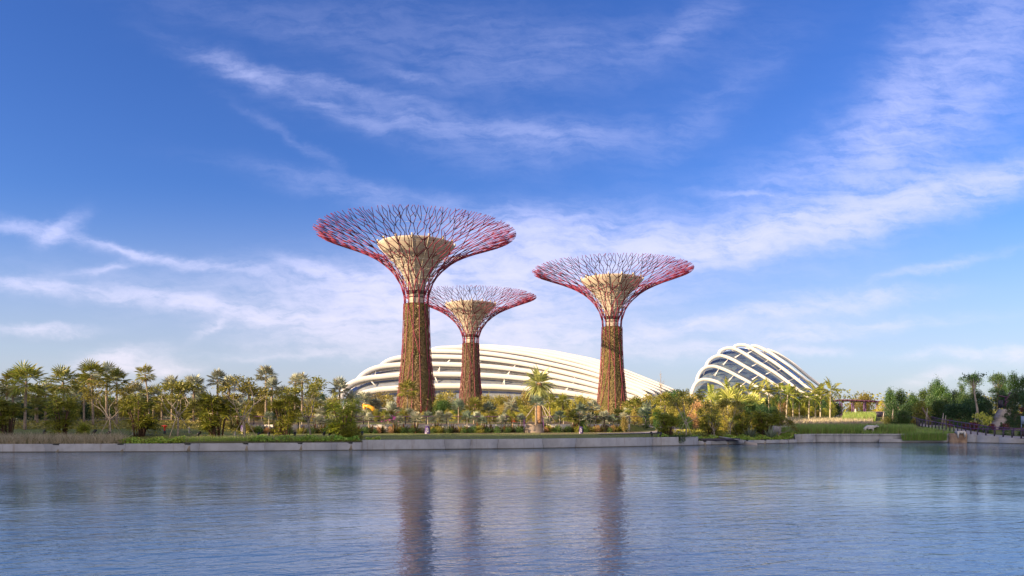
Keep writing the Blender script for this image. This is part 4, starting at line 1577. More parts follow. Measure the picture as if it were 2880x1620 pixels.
# cane palm clumps on the lawn
G_CANE = 'clumps of many-stemmed cane palms along the water'
for a in [
    (22, 74.0, 1112, 0, 'dark cane palm clump cut off by the picture edge', 1.0),
    (176, 74.5, 1112, 1, 'split cane palm clump with two leaning groups of stems', 1.1),
    (392, 74.0, 1099, 2, 'tall dense cane palm clump beside the red hydrant', 1.12),
    (612, 75.5, 1098, 0, 'cane palm clump with dark upright stems beyond the hydrant', 1.0),
    (802, 77.0, 1113, 1, 'cane palm clump with reddish stems between two staked trees', .95),
    (965, 78.5, 1113, 2, 'broad yellow-green cane palm clump at the step in the quay wall', 1.25),
    (985, 75.6, 1196, 3, 'low dark cane palm clump on the quay edge at the wall step', 1.2),
    (235, 73.6, 1190, 3, 'low cane palm clump under the split one', .8),
    (1882, 88.0, 1156, 0, 'thin cane palm clump with pale aerial roots by the hanging creeper', 1.1),
    (2000, 92.0, 1168, 1, 'round-topped dark cane palm clump on the planted bank by the pale walk', 1.3),
    (2093, 96.0, 1152, 2, 'cane palm clump above the blue rosette plants on the far quay', 1.25),
    (2155, 97.0, 1150, 0, 'large dark cane palm clump next to the leaning shrub', 1.4),
    (2190, 102.0, 1160, 1, 'small cane palm clump behind the leaning shrub', .9),
]:
    cane_palm(a[0], a[1], a[2], a[3], a[4], G_CANE, a[5])

# staked young trees
G_STK = 'young trees held up by poles on the lawn'
for a in [
    (310, 74.5, 1066, 0, 'staked young tree with a low dense green crown, near the first spotlights', 1.0),
    (500, 75.5, 1064, 1, 'staked young tree just beyond the red hydrant', 1.0),
    (688, 76.5, 1054, 2, 'staked tree with long bare upper limbs in front of a purple sign', 1.05),
    (874, 79.5, 1056, 3, 'staked tree with a flat tabletop crown before the dome tip', 1.05),
    (1930, 92.0, 1092, 0, 'staked tree with crossed props beside the pale curved walk', .9),
    (2054, 96.0, 1118, 1, 'slim staked tree with a forked trunk by the golden bushes', .8),
    (2007, 90.0, 1150, 2, 'small leaning young tree at the planted quay corner', .7),
]:
    staked_tree(a[0], a[1], a[2], a[3], a[4], G_STK, True, a[5])

# leafy undergrowth trees of the left garden
G_UND = 'bushy trees filling the left garden'
k = 0
LEFT = [(8, 100, 1150, 60, 'green'), (60, 118, 1130, 80, 'deep'), (110, 116, 1112, 90, 'deep'), (150, 120, 1108, 90, 'green'), (205, 104, 1120, 60, 'tree'), (232, 118, 1118, 80, 'deep'),
        (275, 108, 1100, 70, 'tree'), (345, 114, 1105, 70, 'olive'), (395, 118, 1112, 80, 'tree'), (450, 118, 1100, 80, 'olive'), (505, 108, 1090, 64, 'tree'), (520, 118, 1120, 90, 'green'),
        (570, 110, 1110, 70, 'olive'), (640, 116, 1100, 80, 'olive'), (700, 104, 1120, 60, 'tree'), (735, 112, 1105, 70, 'olive'), (780, 116, 1130, 70, 'green'), (830, 114, 1112, 74, 'tree'),
        (900, 116, 1118, 60, 'olive'), (940, 104, 1095, 56, 'tree'), (985, 116, 1088, 46, 'olive')]
LEFT += [(10 + i * 33, 126 + (i % 3) * 5, 1128 - (i * 7 % 5) * 7, 92, ('deep', 'green', 'tree', 'deep')[i % 4]) for i in range(29)]
LEFT.sort()
for i, (px, D, top, wpx, kd) in enumerate(LEFT):
    bushy(kd, px, D, top, wpx, f'{nth(i)} bushy tree from the picture edge, behind the lawn palms', 'tree', G_UND)

# ------------------------------------------------------------------ planting between the fence and the white dome
G_MID = 'trees and bushes under the white dome'
MIDT = [(1066, 134, 1086, 58, 'olive'), (1092, 138, 1092, 46, 'olive'), (1245, 140, 1120, 60, 'green'), (1262, 146, 1084, 66, 'olive'), (1236, 142, 1100, 46, 'tree'), (1290, 150, 1130, 60, 'green'),
        (1370, 152, 1100, 62, 'olive'), (1398, 148, 1106, 58, 'tree'), (1424, 154, 1098, 62, 'olive'), (1452, 150, 1108, 54, 'tree'), (1478, 156, 1092, 58, 'olive'), (1504, 142, 1120, 60, 'olive'),
        (1548, 158, 1106, 56, 'olive'), (1576, 150, 1112, 56, 'tree'), (1604, 158, 1118, 60, 'gold'), (1632, 152, 1102, 54, 'olive'), (1656, 158, 1110, 60, 'olive'), (1684, 150, 1136, 46, 'olive'),
        (1770, 160, 1118, 56, 'olive'), (1796, 156, 1110, 64, 'olive'), (1822, 160, 1098, 60, 'olive'), (1850, 154, 1104, 64, 'tree'), (1876, 158, 1094, 60, 'green'), (1900, 150, 1086, 66, 'green'),
        (1924, 146, 1092, 64, 'tree'), (1948, 140, 1090, 62, 'olive'), (1880, 134, 1110, 66, 'olive'), (1836, 136, 1130, 60, 'olive'), (1420, 132, 1130, 64, 'olive'), (1560, 130, 1138, 62, 'gold'),
        (1608, 132, 1142, 60, 'tree'), (1650, 130, 1140, 56, 'olive'), (1372, 134, 1140, 58, 'olive'), (1290, 128, 1150, 54, 'green'), (1470, 128, 1136, 58, 'tree')]
MIDT.sort()
for i, (px, D, top, wpx, kd) in enumerate(MIDT):
    nm = {'olive': 'olive-green', 'tree': 'yellow-green', 'green': 'deep green', 'gold': 'golden'}[kd]
    bushy(kd, px, D, top, wpx * 1.4, f'{nm} bushy tree under the white dome, {nth(i)} of the row from its tip', 'tree', G_MID)

# fan palms between the fence and the towers
G_MP = 'fan palms behind the purple-railed fence'
MP = [(1010, 118, 1150, 46, 'silver'), (1070, 112, 1152, 44, 'grey'), (1146, 116, 1074, 62, 'fan'), (1150, 112, 1150, 40, 'silver'), (1290, 104, 1126, 50, 'grey'), (1333, 102, 1124, 64, 'fan'), (1375, 103, 1134, 54, 'grey'),
      (1438, 106, 1128, 54, 'silver'), (1546, 108, 1112, 50, 'fan'), (1583, 110, 1112, 50, 'fan'), (1632, 108, 1136, 54, 'grey'), (1668, 112, 1128, 46, 'silver'), (1785, 116, 1120, 62, 'fan'), (1815, 112, 1146, 56, 'grey'),
      (1870, 118, 1108, 50, 'fan'), (1765, 120, 1150, 44, 'silver'), (1740, 108, 1150, 40, 'fan'), (1700, 104, 1158, 40, 'silver'), (1846, 106, 1150, 44, 'fan')]
for i, (px, D, top, cw, kd) in enumerate(MP):
    cr = {'silver': silver_crowns, 'grey': grey_fan_crowns, 'fan': fan_crowns}[kd][i % 2]
    nm = {'silver': 'silver', 'grey': 'dark grey-green', 'fan': 'olive green'}[kd]
    palm('garden_palm', px, D, top, cr, cw / F * D / 3.4, f'{nm} fan palm behind the purple fence, {ORD[i]} along it from the digger', 'palm', G_MP, .13, .10, 'palm_bark', 0, None, ctop=1.3)
palm('feather_palm', 1822, 124, 1130, blue_crown, 1.75, 'bushy blue-green feather palm low beyond the fence past the last tower', 'palm', None, .3, .3, 'palm_bark', 0, None, ctop=1.9)

# date palm by the steps
dp = palm('date_palm', 1517, 101, 1032, date_crown, 1.22, 'tall date palm with a thick orange-brown trunk and props beside the steps', 'palm', None, .42, .36, 'date_bark', .0, fan_skirts[0], ctop=1.85, base=2.45)
for dx_, dy_ in ((-2.6, -.6), (2.4, -.5), (.9, 1.5), (1.5, -1.6)):
    link('support_pole', Geo().tube([(dx_, dy_, 0), (dx_ * .14, dy_ * .14, 2.95)], .05, 6).mesh('support_pole', 'pole_wood'), dp)
link('burlap_band', Geo().lathe([(.46, 2.75), (.47, 3.2)], 12).mesh('burlap_band', 'white_plaster'), dp)
palm('thin_palm', 1508, 98, 1118, grey_fan_crowns[0], .7, 'slim fan palm pressed against the date palm trunk', 'palm', None, .17, .15, 'palm_bark', .0, None, ctop=1.1, base=2.45)

# bare sapling on the skyline
rs = np.random.RandomState(4)
x, y, z = at(1858, 150)
Hs = zpx(1042, 150) - z
G = Geo()
G.tube([(0, 0, 0), (.05, 0, Hs * .5), (0, 0, Hs)], [.10, .07, .02], 5)
for j in range(22):
    z0 = Hs * rs.uniform(.35, .92)
    a = rs.rand() * 6.28
    l_ = (Hs - z0) * rs.uniform(.35, .6)
    p1 = np.array([math.cos(a) * l_ * .55, math.sin(a) * l_ * .55, z0 + l_ * .8])
    G.tube([(0, 0, z0), p1 * [.5, .5, 1] - [0, 0, l_ * .4], p1], [.035, .025, .01], 4, False)
thing('bare_sapling', G.mesh('bare_sapling', 'grey_bark'), 'leafless thin sapling sticking up against the sky at the end of the white dome', 'tree', None, (x, y, z))

# ------------------------------------------------------------------ terrace wall, fence, steps
WALL_Y = 96.0


def wall_px(a):
    return (a - 1440) / F * WALL_Y


def terrace(a, b, label):
    r = root('terrace_wall', (0, 0, 0), label, 'wall')
    n = max(1, int((b - a) / 85))
    for i in range(n):
        x0, x1 = wall_px(a + (b - a) * i / n), wall_px(a + (b - a) * (i + 1) / n)
        y0 = shore((x0 + x1) / 2) + 21.25
        G = Geo().box(((x0 + x1) / 2, y0, 1.75), (x1 - x0 + .02, .35, 1.42))
        link('panel', G.mesh('panel', 'white_plaster'), r)


terrace(690, 1480, 'long white garden wall behind the dark rosette plants, on the digger side of the steps')
terrace(1526, 1800, 'white garden wall behind the dark rosette plants, on the far side of the steps')


def tw_y(x):
    return shore(x) + 21.25


def fence(name, pts, label, spacing, hgt, post, rail, pr_, rr, rails=(1.0,), extra_label=None):
    r = root(name, (0, 0, 0), label, 'fence')
    P = np.array(pts, float)
    s = np.r_[0, np.cumsum(np.linalg.norm(np.diff(P, axis=0), axis=1))]
    n = max(2, int(s[-1] / spacing) + 1)
    u = np.linspace(0, s[-1], n)
    Q = np.stack([np.interp(u, s, P[:, k]) for k in range(3)], 1)
    for q in Q:
        G = Geo().box((q[0], q[1], q[2] + hgt / 2 - .06), (pr_ * 2, pr_ * 1.2, hgt + .12))
        link('post', G.mesh('post', post), r)
    for j, f in enumerate(rails):
        G = Geo().tube(Q + [0, -.06 if j == 0 else 0, hgt * f + (.05 if j == 0 else 0)], rr if j == 0 else rr * .25, 6)
        link('rail' if j == 0 else 'wire', G.mesh('rail' if j == 0 else 'wire', rail if j == 0 else 'grey_metal'), r)
    return r


fence('garden_fence', [(wall_px(p), tw_y(wall_px(p)) + .4, 2.42) for p in np.linspace(692, 1478, 30)], 'purple-railed fence on top of the white wall, running from the lawn to the steps', 2.6, 1.05, 'dark_post', 'purple_rail', .055, .035, (1.0, .66, .33))
fence('garden_fence', [(wall_px(p), tw_y(wall_px(p)) + .4, 2.42) for p in np.linspace(1528, 1860, 14)], 'purple-railed fence on top of the white wall beyond the steps', 2.6, 1.05, 'dark_post', 'purple_rail', .055, .035, (1.0, .66, .33))
# steps
M['tan_stone'] = plain('tan_stone', (.25, .20, .16), .85, .1, 1.5)
sx = wall_px(1502)
sy = tw_y(sx)
r = root('garden_steps', (sx, sy, 0), 'pale stone steps with purple handrails between the two white walls', 'steps')
for i in range(6):
    tp_ = 1.40 + .185 * (i + 1)
    G = Geo().box((0, -2.1 + i * .42, tp_ / 2), (2.4, .48 if i < 5 else 1.2, tp_))
    link('step', G.mesh('step', 'tan_stone'), r)
for s_ in (-1, 1):
    G = Geo().tube([(s_ * 1.3, -2.7, 1.2), (s_ * 1.3, -2.7, 2.15), (s_ * 1.3, -.3, 3.25), (s_ * 1.3, .3, 3.3)], .045, 6)
    link('handrail', G.mesh('handrail', 'purple_rail'), r)
    G = Geo().box((s_ * 1.3, -2.7, 1.7), (.12, .1, 1.0)).box((s_ * 1.3, -.3, 2.8), (.12, .1, .95))
    link('rail_post', G.mesh('rail_post', 'dark_post'), r)

# dark rosette plants in front of the wall
k = 0
G_ROS = 'dark spiky plants along the foot of the white wall'
for px in list(range(705, 1480, 17)) + list(range(1535, 1800, 15)):
    p = px + rng.uniform(-8, 8)
    x = wall_px(p)
    y = tw_y(x) - rng.uniform(.7, 1.7)
    lit = px > 1530
    me = ROS[rng.choice((0, 1, 0, 1, 4) if not lit else (0, 1, 4, 4, 5))]
    side = 'far side' if lit else 'digger side'
    k += 1
    thing('spiky_plant', me, 'dark spiky rosette plant in the row at the foot of the white garden wall', 'plant', G_ROS, (x, y, ground(x, y) - .03), rng.uniform(0, 6), rng.uniform(1.0, 1.75))
G_LOW = 'low orange-leaved plants before the white wall'
for px in list(range(700, 1480, 26)) + list(range(1532, 1780, 24)):
    p = px + rng.uniform(-9, 9)
    x = wall_px(p)
    y = tw_y(x) - rng.uniform(1.7, 2.6)
    kd = rng.choice(('shrub', 'deepshrub', 'deepshrub', 'shrub', 'shrub', 'deepshrub', 'rust', 'deepshrub'))
    v = BUSHY[kd]
    r = root('low_shrub', (x, y, ground(x, y) - .05), 'low mixed shrub at the lawn edge under the white garden wall', 'shrub', G_LOW, rng.uniform(0, 6), rng.uniform(.18, .26) if kd == 'rust' else rng.uniform(.38, .62))
    link('crown', v[rng.randrange(len(v))][1], r)
# small palms above the wall, mixed through the fence
G_SP = 'small fan palms growing through the purple fence'
for i, px in enumerate(list(range(700, 1480, 22)) + list(range(1545, 1800, 17))):
    p = px + rng.uniform(-10, 10)
    x = wall_px(p)
    y = tw_y(x) + rng.uniform(.9, 4.5) * (1 if i % 2 else -.26)
    z = ground(x, y) if y < tw_y(x) else 2.35
    hh = rng.uniform(.5, 1.3) + (1.0 if z < 2 else 0)
    r = root('small_palm', (x, y, z), 'small grey-green fan palm by the purple fence on the white wall', 'palm', G_SP, rng.uniform(0, 6), 1)
    link('trunk', trunk_me(hh, .07, .05, 'pale_bark'), r)
    c = link('crown', rng.choice(silver_crowns[:2] + grey_fan_crowns + fan_crowns), r, (0, 0, hh))
    s_ = rng.uniform(.38, .6)
    c.scale = (s_, s_, s_)
# green cover behind the fence
G_BF = 'bushes behind the purple fence'
for i, px in enumerate(range(690, 1960, 17)):
    p = px + rng.uniform(-8, 8)
    D = rng.uniform(101, 124)
    bushy(rng.choice(('olive', 'tree', 'green', 'olive', 'shrub', 'deepshrub', 'gold')) if px > 1000 else rng.choice(('olive', 'green', 'shrub', 'deep')), p, D, rng.uniform(1143, 1168), rng.uniform(26, 46), 'leafy bush in the thicket behind the purple fence', 'bush', G_BF, 'bush')

# purple trapezoid signs with white swirls
def sign(px, D, wpx, hpx, label):
    x, y, z = at(px, D)
    wd, hg = wpx / F * D, hpx / F * D
    r = root('garden_sign', (x, y, z - .05), label, 'sign', None, 0)
    b = wd / 2
    t_ = wd * .36
    G = Geo().add([(-b, -.06, 0), (b, -.06, 0), (t_, -.04, hg), (-t_, -.04, hg), (-b, .06, 0), (b, .06, 0), (t_, .04, hg), (-t_, .04, hg)],
                  [(0, 1, 2, 3), (5, 4, 7, 6), (1, 5, 6, 2), (4, 0, 3, 7), (3, 2, 6, 7)])
    link('board', G.mesh('board', 'sign_purple'), r)
    G = Geo()
    rs = np.random.RandomState(int(px))
    for cx, cz, rr in ((-.1, .72, .2), (.12, .62, .15), (-.02, .48, .22), (.1, .34, .13)):
        th = np.linspace(.4, 5.4, 12) + rs.rand() * 3
        rad = np.linspace(.25, 1, 12) * rr
        G.tube(np.stack([(cx + rad * np.cos(th)) * wd * .75, np.full(12, -.068), (cz + rad * np.sin(th) * .7) * hg], 1), .022, 4)
    link('swirl_pattern', G.mesh('swirl_pattern', 'sign_white'), r)


sign(684, 88, 16, 19, 'purple sign with white swirls behind the bare-limbed staked tree')
sign(1202, 91.2, 16, 23, 'purple sign with white swirls on the lawn below the nearest tower')
sign(1634, 94.6, 12, 21, 'narrow purple sign with white swirls on the lawn past the steps')

# red hydrant, bollards, spotlights
x, y, z = at(463, 77)
r = root('fire_hydrant', (x, y, z), 'red fire hydrant on the lawn beside the cane palms', 'hydrant')
link('base', Geo().lathe([(.12, -.1), (.12, .32), (.1, .34), (0, .34)], 12).mesh('base', 'black'), r)
link('barrel', Geo().lathe([(.09, .34), (.10, .38), (.085, .42), (.085, .78), (.12, .80), (.12, .86), (.07, .93), (0, .95)], 14).mesh('barrel', 'red_paint', True), r)
for s_ in (-1, 1):
    link('outlet', Geo().tube([(s_ * .06, 0, .84), (s_ * .27, 0, .84), (s_ * .27, 0, .80)], [.06, .07, .08], 8).mesh('outlet', 'red_paint', True), r)
G_BOL = 'short grey bollard lights on the lawn'
for px, D, lab in ((532, 79, 'short grey bollard light under the second staked tree'), (661, 80, 'short grey bollard light beside the bare-limbed tree'), (374, 75.5, 'short grey bollard light at the edge of the tall cane clump')):
    x, y, z = at(px, D)
    r = root('bollard_light', (x, y, z), lab, 'bollard', G_BOL)
    link('post', Geo().lathe([(.08, -.1), (.08, .42)], 10).mesh('post', 'grey_metal', True), r)
    link('cap', Geo().lathe([(.095, .43), (.095, .55), (.06, .6), (0, .6)], 10).mesh('cap', 'grey_metal', True), r)
G_SPT = 'black garden spotlights aimed up from the lawn'
SPOT = [(124, 73.4, 'black spotlight in the dry grass under the split cane clump'), (264, 74.0, 'black box spotlight just left of the first staked tree'), (302, 73.2, 'black spotlight at the foot of the first staked tree'),
        (558, 75.3, 'black spotlight on the lawn near the second bollard tree'), (726, 76.5, 'small black box spotlight past the bare-limbed tree'), (755, 76.3, 'tilted black spotlight next to a reddish cane clump'), (829, 77.5, 'black spotlight behind the reddish cane clump'),
        (911, 79.2, 'tilted black spotlight, first of two by the flat-crowned tree'), (927, 79.8, 'tilted black spotlight, second of two by the flat-crowned tree'), (949, 78.4, 'low black spotlight before the broad cane clump'), (1018, 80.5, 'black spotlight on the lawn at the wall step'),
        (1833, 85.2, 'black spotlight on the lawn end, lowest of three'), (1852, 86.8, 'black spotlight on the lawn end, highest of three'), (1857, 84.5, 'black double spotlight nearest the hanging creeper')]
for px, D, lab in SPOT:
    x, y, z = at(px, D)
    a = rng.uniform(-.6, .6)
    r = root('spotlight', (x, y, z), lab, 'spotlight', G_SPT, a)
    link('stand', Geo().tube([(0, 0, -.1), (0, 0, .26)], .04, 6).box((0, 0, .03), (.26, .2, .05)).mesh('stand', 'black'), r)
    link('lamp_head', Geo().tube([(-.02, -.12, .26), (.03, .1, .47), (.06, .22, .58)], [.1, .14, .15], 8).mesh('lamp_head', 'black'), r)

# digger beyond the fence
x, y, z = at(1052, 119)
m_ = 119 / F
r = root('excavator', (x, y, z), 'yellow excavator with its arm bent, half hidden by the fence planting', 'excavator')


def ex(px, py):
    return ((px - 1052) * m_, 0, zpx(py, 119) - z)


def plate(pts, w_, th, mat, name):
    """flat-sided arm along a line of (point, depth of the arm)"""
    P = np.array([p for p, _ in pts])
    d = [q for _, q in pts]
    T = np.gradient(P, axis=0)
    T /= np.linalg.norm(T, axis=1)[:, None]
    N = np.cross(T, [0, 1.0, 0])
    v = []
    for i in range(len(P)):
        for s1, s2 in ((-1, -1), (-1, 1), (1, 1), (1, -1)):
            v.append(P[i] + N[i] * d[i] / 2 * s1 + np.array([0, w_ / 2 * s2, 0]))
    n = len(P)
    q = [(i * 4 + j, i * 4 + (j + 1) % 4, (i + 1) * 4 + (j + 1) % 4, (i + 1) * 4 + j) for i in range(n - 1) for j in range(4)] + [(3, 2, 1, 0), (n * 4 - 4, n * 4 - 3, n * 4 - 2, n * 4 - 1)]
    link(name, Geo().add(v, q).mesh(name, mat), r)


plate([(ex(1024, 1141), .3), (ex(1036, 1142), .5), (ex(1048, 1148), .62), (ex(1056, 1160), .55), (ex(1060, 1174), .42)], .5, .5, 'yellow_paint', 'boom')
plate([(ex(1023, 1136), .35), (ex(1025, 1148), .45), (ex(1026, 1166), .3)], .4, .4, 'yellow_paint', 'stick')
link('bucket', Geo().lathe([(.1, -.1), (.55, .1), (.6, .6), (.5, .62), (.1, .2)], 10).mesh('bucket', 'rust_concrete'), r).location = (ex(1027, 1178)[0], 0, .35)
link('ram', Geo().tube([ex(1040, 1141), ex(1052, 1150)], .09, 6).tube([ex(1053, 1163), ex(1055, 1176)], .09, 6).mesh('ram', 'grey_metal'), r)
G = Geo().box((.9, .2, .95), (2.2, 1.8, .9)).box((.5, .9, 1.5), (1.0, .7, .5))
link('body', G.mesh('body', 'yellow_paint'), r)
for s_ in (-.95, .95):
    G = Geo().tube([(-.7, s_ + .2, .1), (-.7, s_ + .2, .1001)], .3, 8)
    G = Geo().box((.8, s_ + .2, .26), (2.7, .42, .56), top=.86)
    link('track', G.mesh('track', 'black'), r)
x, y, z = at(1078, 122)
r = root('compactor', (x, y, z), 'small site machine with a white roll bar beside the digger', 'machine')
s_ = 122 / F
link('roll_bar', Geo().tube([(-10 * s_, 0, .5), (-10 * s_, 0, zpx(1152, 122) - z), (-8 * s_, 0, zpx(1149, 122) - z), (8 * s_, 0, zpx(1149, 122) - z), (10 * s_, 0, zpx(1152, 122) - z), (10 * s_, 0, .5)], .055, 6).mesh('roll_bar', 'white_steel'), r)
link('body', Geo().box((.1, 0, .75), (1.7, 1.0, .7), top=.85).mesh('body', 'yellow_paint'), r)
link('drum', Geo().tube([(-.9, -.5, .42), (-.9, .5, .42)], .45, 14).tube([(1.0, -.5, .42), (1.0, .5, .42)], .45, 14).mesh('drum', 'grey_metal'), r)
x, y, z = at(1100, 106)
v = BUSHY['shrub'][0]
rs = np.random.RandomState(9)
G = Geo()
C = rs.randn(900, 3) * [.55, .4, .22] + [0, 0, .75]
leaf_quads(G, C, .16, rs)
r = root('flowering_bush', (x, y, 2.4), 'bright pink flowering bush on the wall below the nearest tower', 'bush')
link('blossom', G.mesh('blossom', 'flower'), r)
c = link('foliage', v[1], r)
c.scale = (.75, .6, .5)
x, y, z = at(1446, 104)
r = root('work_barrier', (x, y, 2.45), 'orange-red barrier board standing behind the fence near the date palm', 'barrier')
link('board', Geo().box((0, 0, .55), (.95, .08, .62)).box((-.35, .3, .8), (.45, .06, .7)).mesh('board', 'orange_paint'), r)
for s_ in (-.4, .4):
    link('foot', Geo().box((s_, 0, .12), (.08, .4, .26)).mesh('foot', 'black'), r)

# ------------------------------------------------------------------ right middle: walk, giant palms, royal palms
def ribbon(pts, wd, lift=.03):
    P = np.array([(x, y, ground(x, y) + lift) for x, y in pts])
    return P


def strip(name, left, right, lift, mat, n=24):
    """a sheet between two plan lines, laid on the ground"""
    Lf = np.array(left, float)
    Rt = np.array(right, float)
    u = np.linspace(0, 1, n)

    def res(A):
        s = np.r_[0, np.cumsum(np.linalg.norm(np.diff(A, axis=0), axis=1))]
        return np.stack([np.interp(u * s[-1], s, A[:, k]) for k in range(2)], 1)
    A, B = res(Lf), res(Rt)
    m = 8
    v = []
    for a, b in zip(A, B):
        for j in range(m):
            p = a + (b - a) * j / (m - 1)
            v.append((p[0], p[1], ground(p[0], p[1]) + lift))
    q = [(i * m + j, i * m + j + 1, (i + 1) * m + j + 1, (i + 1) * m + j) for i in range(n - 1) for j in range(m - 1)]
    return tag(link(name, Geo().add(v, q).mesh(name, mat, True)), kind='structure')


strip('path', [(11, 92.0), (16.5, 94.5), (24.0, 100.5), (27, 112), (26, 125)], [(11, 93.6), (16, 96.6), (21.2, 104), (22, 112), (21, 125)], .10, 'paving')

x, y, z = at(2062, 118)
G_GI = 'giant fan-leaved palms before the striped dome'
for px, D, top, cw, v, lab in ((2060, 120, 1092, 128, 0, 'huge pale fan-leaved palm spreading before the striped dome'), (2010, 124, 1098, 96, 1, 'huge fan-leaved palm with dry orange leaves, nearer the white dome'), (2108, 122, 1104, 100, 1, 'huge fan-leaved palm nearest the royal palms')):
    palm('giant_fan_palm', px, D, top, giant_crowns[v], cw / F * D / 6.9, lab, 'palm', G_GI, .3, .26, 'palm_bark', 0, None, ctop=3.3)
G_RM = 'bushes on the bank before the striped dome'
RM = [(1962, 118, 1120, 56, 'rust'), (1985, 122, 1118, 60, 'olive'), (1975, 112, 1140, 50, 'tree'), (2010, 116, 1130, 60, 'tree'), (2035, 112, 1126, 60, 'olive'), (2064, 114, 1128, 58, 'tree'), (2090, 116, 1120, 64, 'green'), (2115, 118, 1124, 60, 'green'), (2140, 116, 1130, 54, 'deep'),
      (2040, 106, 1164, 54, 'gold'), (2064, 105, 1170, 50, 'lime'), (2020, 108, 1156, 50, 'gold'), (2088, 106, 1150, 50, 'gold'), (2124, 110, 1150, 46, 'olive'), (1946, 112, 1158, 44, 'rust'), (2075, 102, 1186, 50, 'tree'), (2150, 122, 1135, 60, 'green'), (2010, 104, 1176, 44, 'olive'), (1912, 124, 1130, 60, 'tree'), (1935, 128, 1112, 60, 'olive')]
RM.sort()
for i, (px, D, top, wpx, kd) in enumerate(RM):
    bushy(kd, px, D, top, wpx, f'{ORD[i]} bush along the bank from the pale walk towards the royal palms', 'bush', G_RM, 'bank_bush')
G_ROY = 'royal palms in a row before the striped dome'
ROYP = [(1998, 132, 1088, 56, 0), (2048, 140, 1072, 64, .02), (2074, 142, 1080, 60, 0), (2105, 140, 1074, 66, .03), (2137, 138, 1078, 58, .0), (2162, 142, 1076, 62, 0), (2196, 146, 1074, 62, .02), (2216, 140, 1086, 54, .06), (2230, 144, 1094, 52, 0), (2248, 146, 1100, 48, 0), (2277, 142, 1092, 54, .03),
        (2293, 146, 1078, 58, 0), (2308, 144, 1086, 54, .01), (2336, 142, 1072, 62, .02)]
for i, (px, D, top, cw, ln) in enumerate(ROYP):
    palm('royal_palm', px - ln * 80, D, top, royal_crowns[i % 4], cw / F * D / 3.7, f'{ORD[i]} royal palm in the row along the striped dome, counted from the white dome', 'palm', G_ROY, .15, .10, 'pale_bark', ln, None, ctop=1.7)
G_BM = 'bamboo and trees behind the royal palms'
BM = [(2130, 158, 1110, 70, 'green'), (2160, 160, 1114, 70, 'deep'), (2186, 158, 1104, 60, 'green'), (2200, 152, 1128, 46, 'rust'), (2212, 160, 1108, 60, 'gold'), (2236, 158, 1112, 60, 'green'), (2256, 160, 1114, 50, 'olive'), (2262, 152, 1122, 30, 'gold'), (2282, 160, 1116, 56, 'deep'), (2304, 160, 1108, 60, 'green'),
      (2326, 158, 1112, 54, 'deep'), (2338, 152, 1128, 50, 'gold'), (2350, 160, 1128, 56, 'deep'), (2246, 152, 1140, 44, 'tree'), (2284, 154, 1140, 40, 'gold'), (2318, 154, 1146, 44, 'gold'), (2226, 154, 1142, 36, 'olive'), (2178, 150, 1140, 44, 'deep'), (2300, 152, 1150, 36, 'olive')]
BM.sort()
for i, (px, D, top, wpx, kd) in enumerate(BM):
    bushy(kd, px, D, top, wpx, f'{ORD[i]} leafy mass behind the royal palm row, counted from the giant fan palms', 'tree', G_BM, 'bamboo_tree')
# leaning shrub and rosettes on the quay
x, y, z = at(2184, 95)
tr, cr, f = staked[1]
r = root('leaning_shrub', (x, y, z), 'dark shrub leaning out over the low quay wall beside the reeds', 'shrub', None, .3, .52)
r.rotation_euler = (0, .55, 0)
link('trunk', tr, r)
link('crown', cr, r)
for px, D, v, s_, lab in ((2110, 94, 3, 1.9, 'blue-grey spiky rosette plant under the cane clumps on the far quay'), (2168, 95, 3, 1.8, 'blue-grey spiky rosette plant below the large dark cane clump')):
    x, y, z = at(px, D)
    thing('rosette_plant', ROS[v], lab, 'plant', 'blue-grey rosettes on the quay', (x, y, z), 0, s_)
# plank ramp
x, y, z = at(2060, 89.5)
r = root('plank_ramp', (x, y, z + .3), 'pale plank ramp lying on the planted quay', 'ramp')
r.rotation_euler = (0, .16, -.35)
for i in range(4):
    link('plank', Geo().box((0, i * .42 - .6, 0), (3.2, .4, .08)).mesh('plank', 'grey_metal'), r)
link('rock_edge', Geo().box((2.2, .2, -.25), (1.8, 1.2, .4), top=.8).mesh('rock_edge', 'paving'), r)
x, y, z = at(2005, 88.5)
thing('planter_liner', Geo().box((0, 0, 0), (6.2, .1, .3)).mesh('planter_liner', 'dark_post'), 'dark blue plastic edging behind the low quay wall', 'edging', None, ((2010 - 1440) / F * 89.0, 88.3, .66), .17)
# hanging creeper
rs = np.random.RandomState(12)
x0, y0 = wat(1910, 1253.7)
C = []
for i in range(46):
    a = rs.uniform(-.75, .75) if i > 12 else rs.uniform(-.2, .3)
    ln = rs.uniform(.25, 1.0)
    for q in range(18):
        C.append((a + rs.randn() * .04, -.06 - rs.rand() * .05 + .0 * q, 1.1 - ln * q / 17))
G = Geo()
C = np.array(C)
leaf_quads(G, C, .09, rs)
C2 = rs.randn(700, 3) * [1.1, .3, .08] + [0, .3, 1.15]
leaf_quads(G, C2, .14, rs)
thing('hanging_creeper', G.mesh('hanging_creeper', 'green_leaf'), 'green creeper hanging over the quay wall at the end of the lawn', 'creeper', None, (x0, y0, 0), .1)
# long back wall of the reed bed
x = (2208 - 1440) / F * 101
thing('planter_wall', Geo().box((0, 0, .9), (3.3, .35, 1.6)).mesh('planter_wall', 'concrete'), 'short pale concrete wall at the corner of the reed bed', 'wall', None, (x, 101, 0.55))

# ------------------------------------------------------------------ grasses
rs = np.random.RandomState(31)


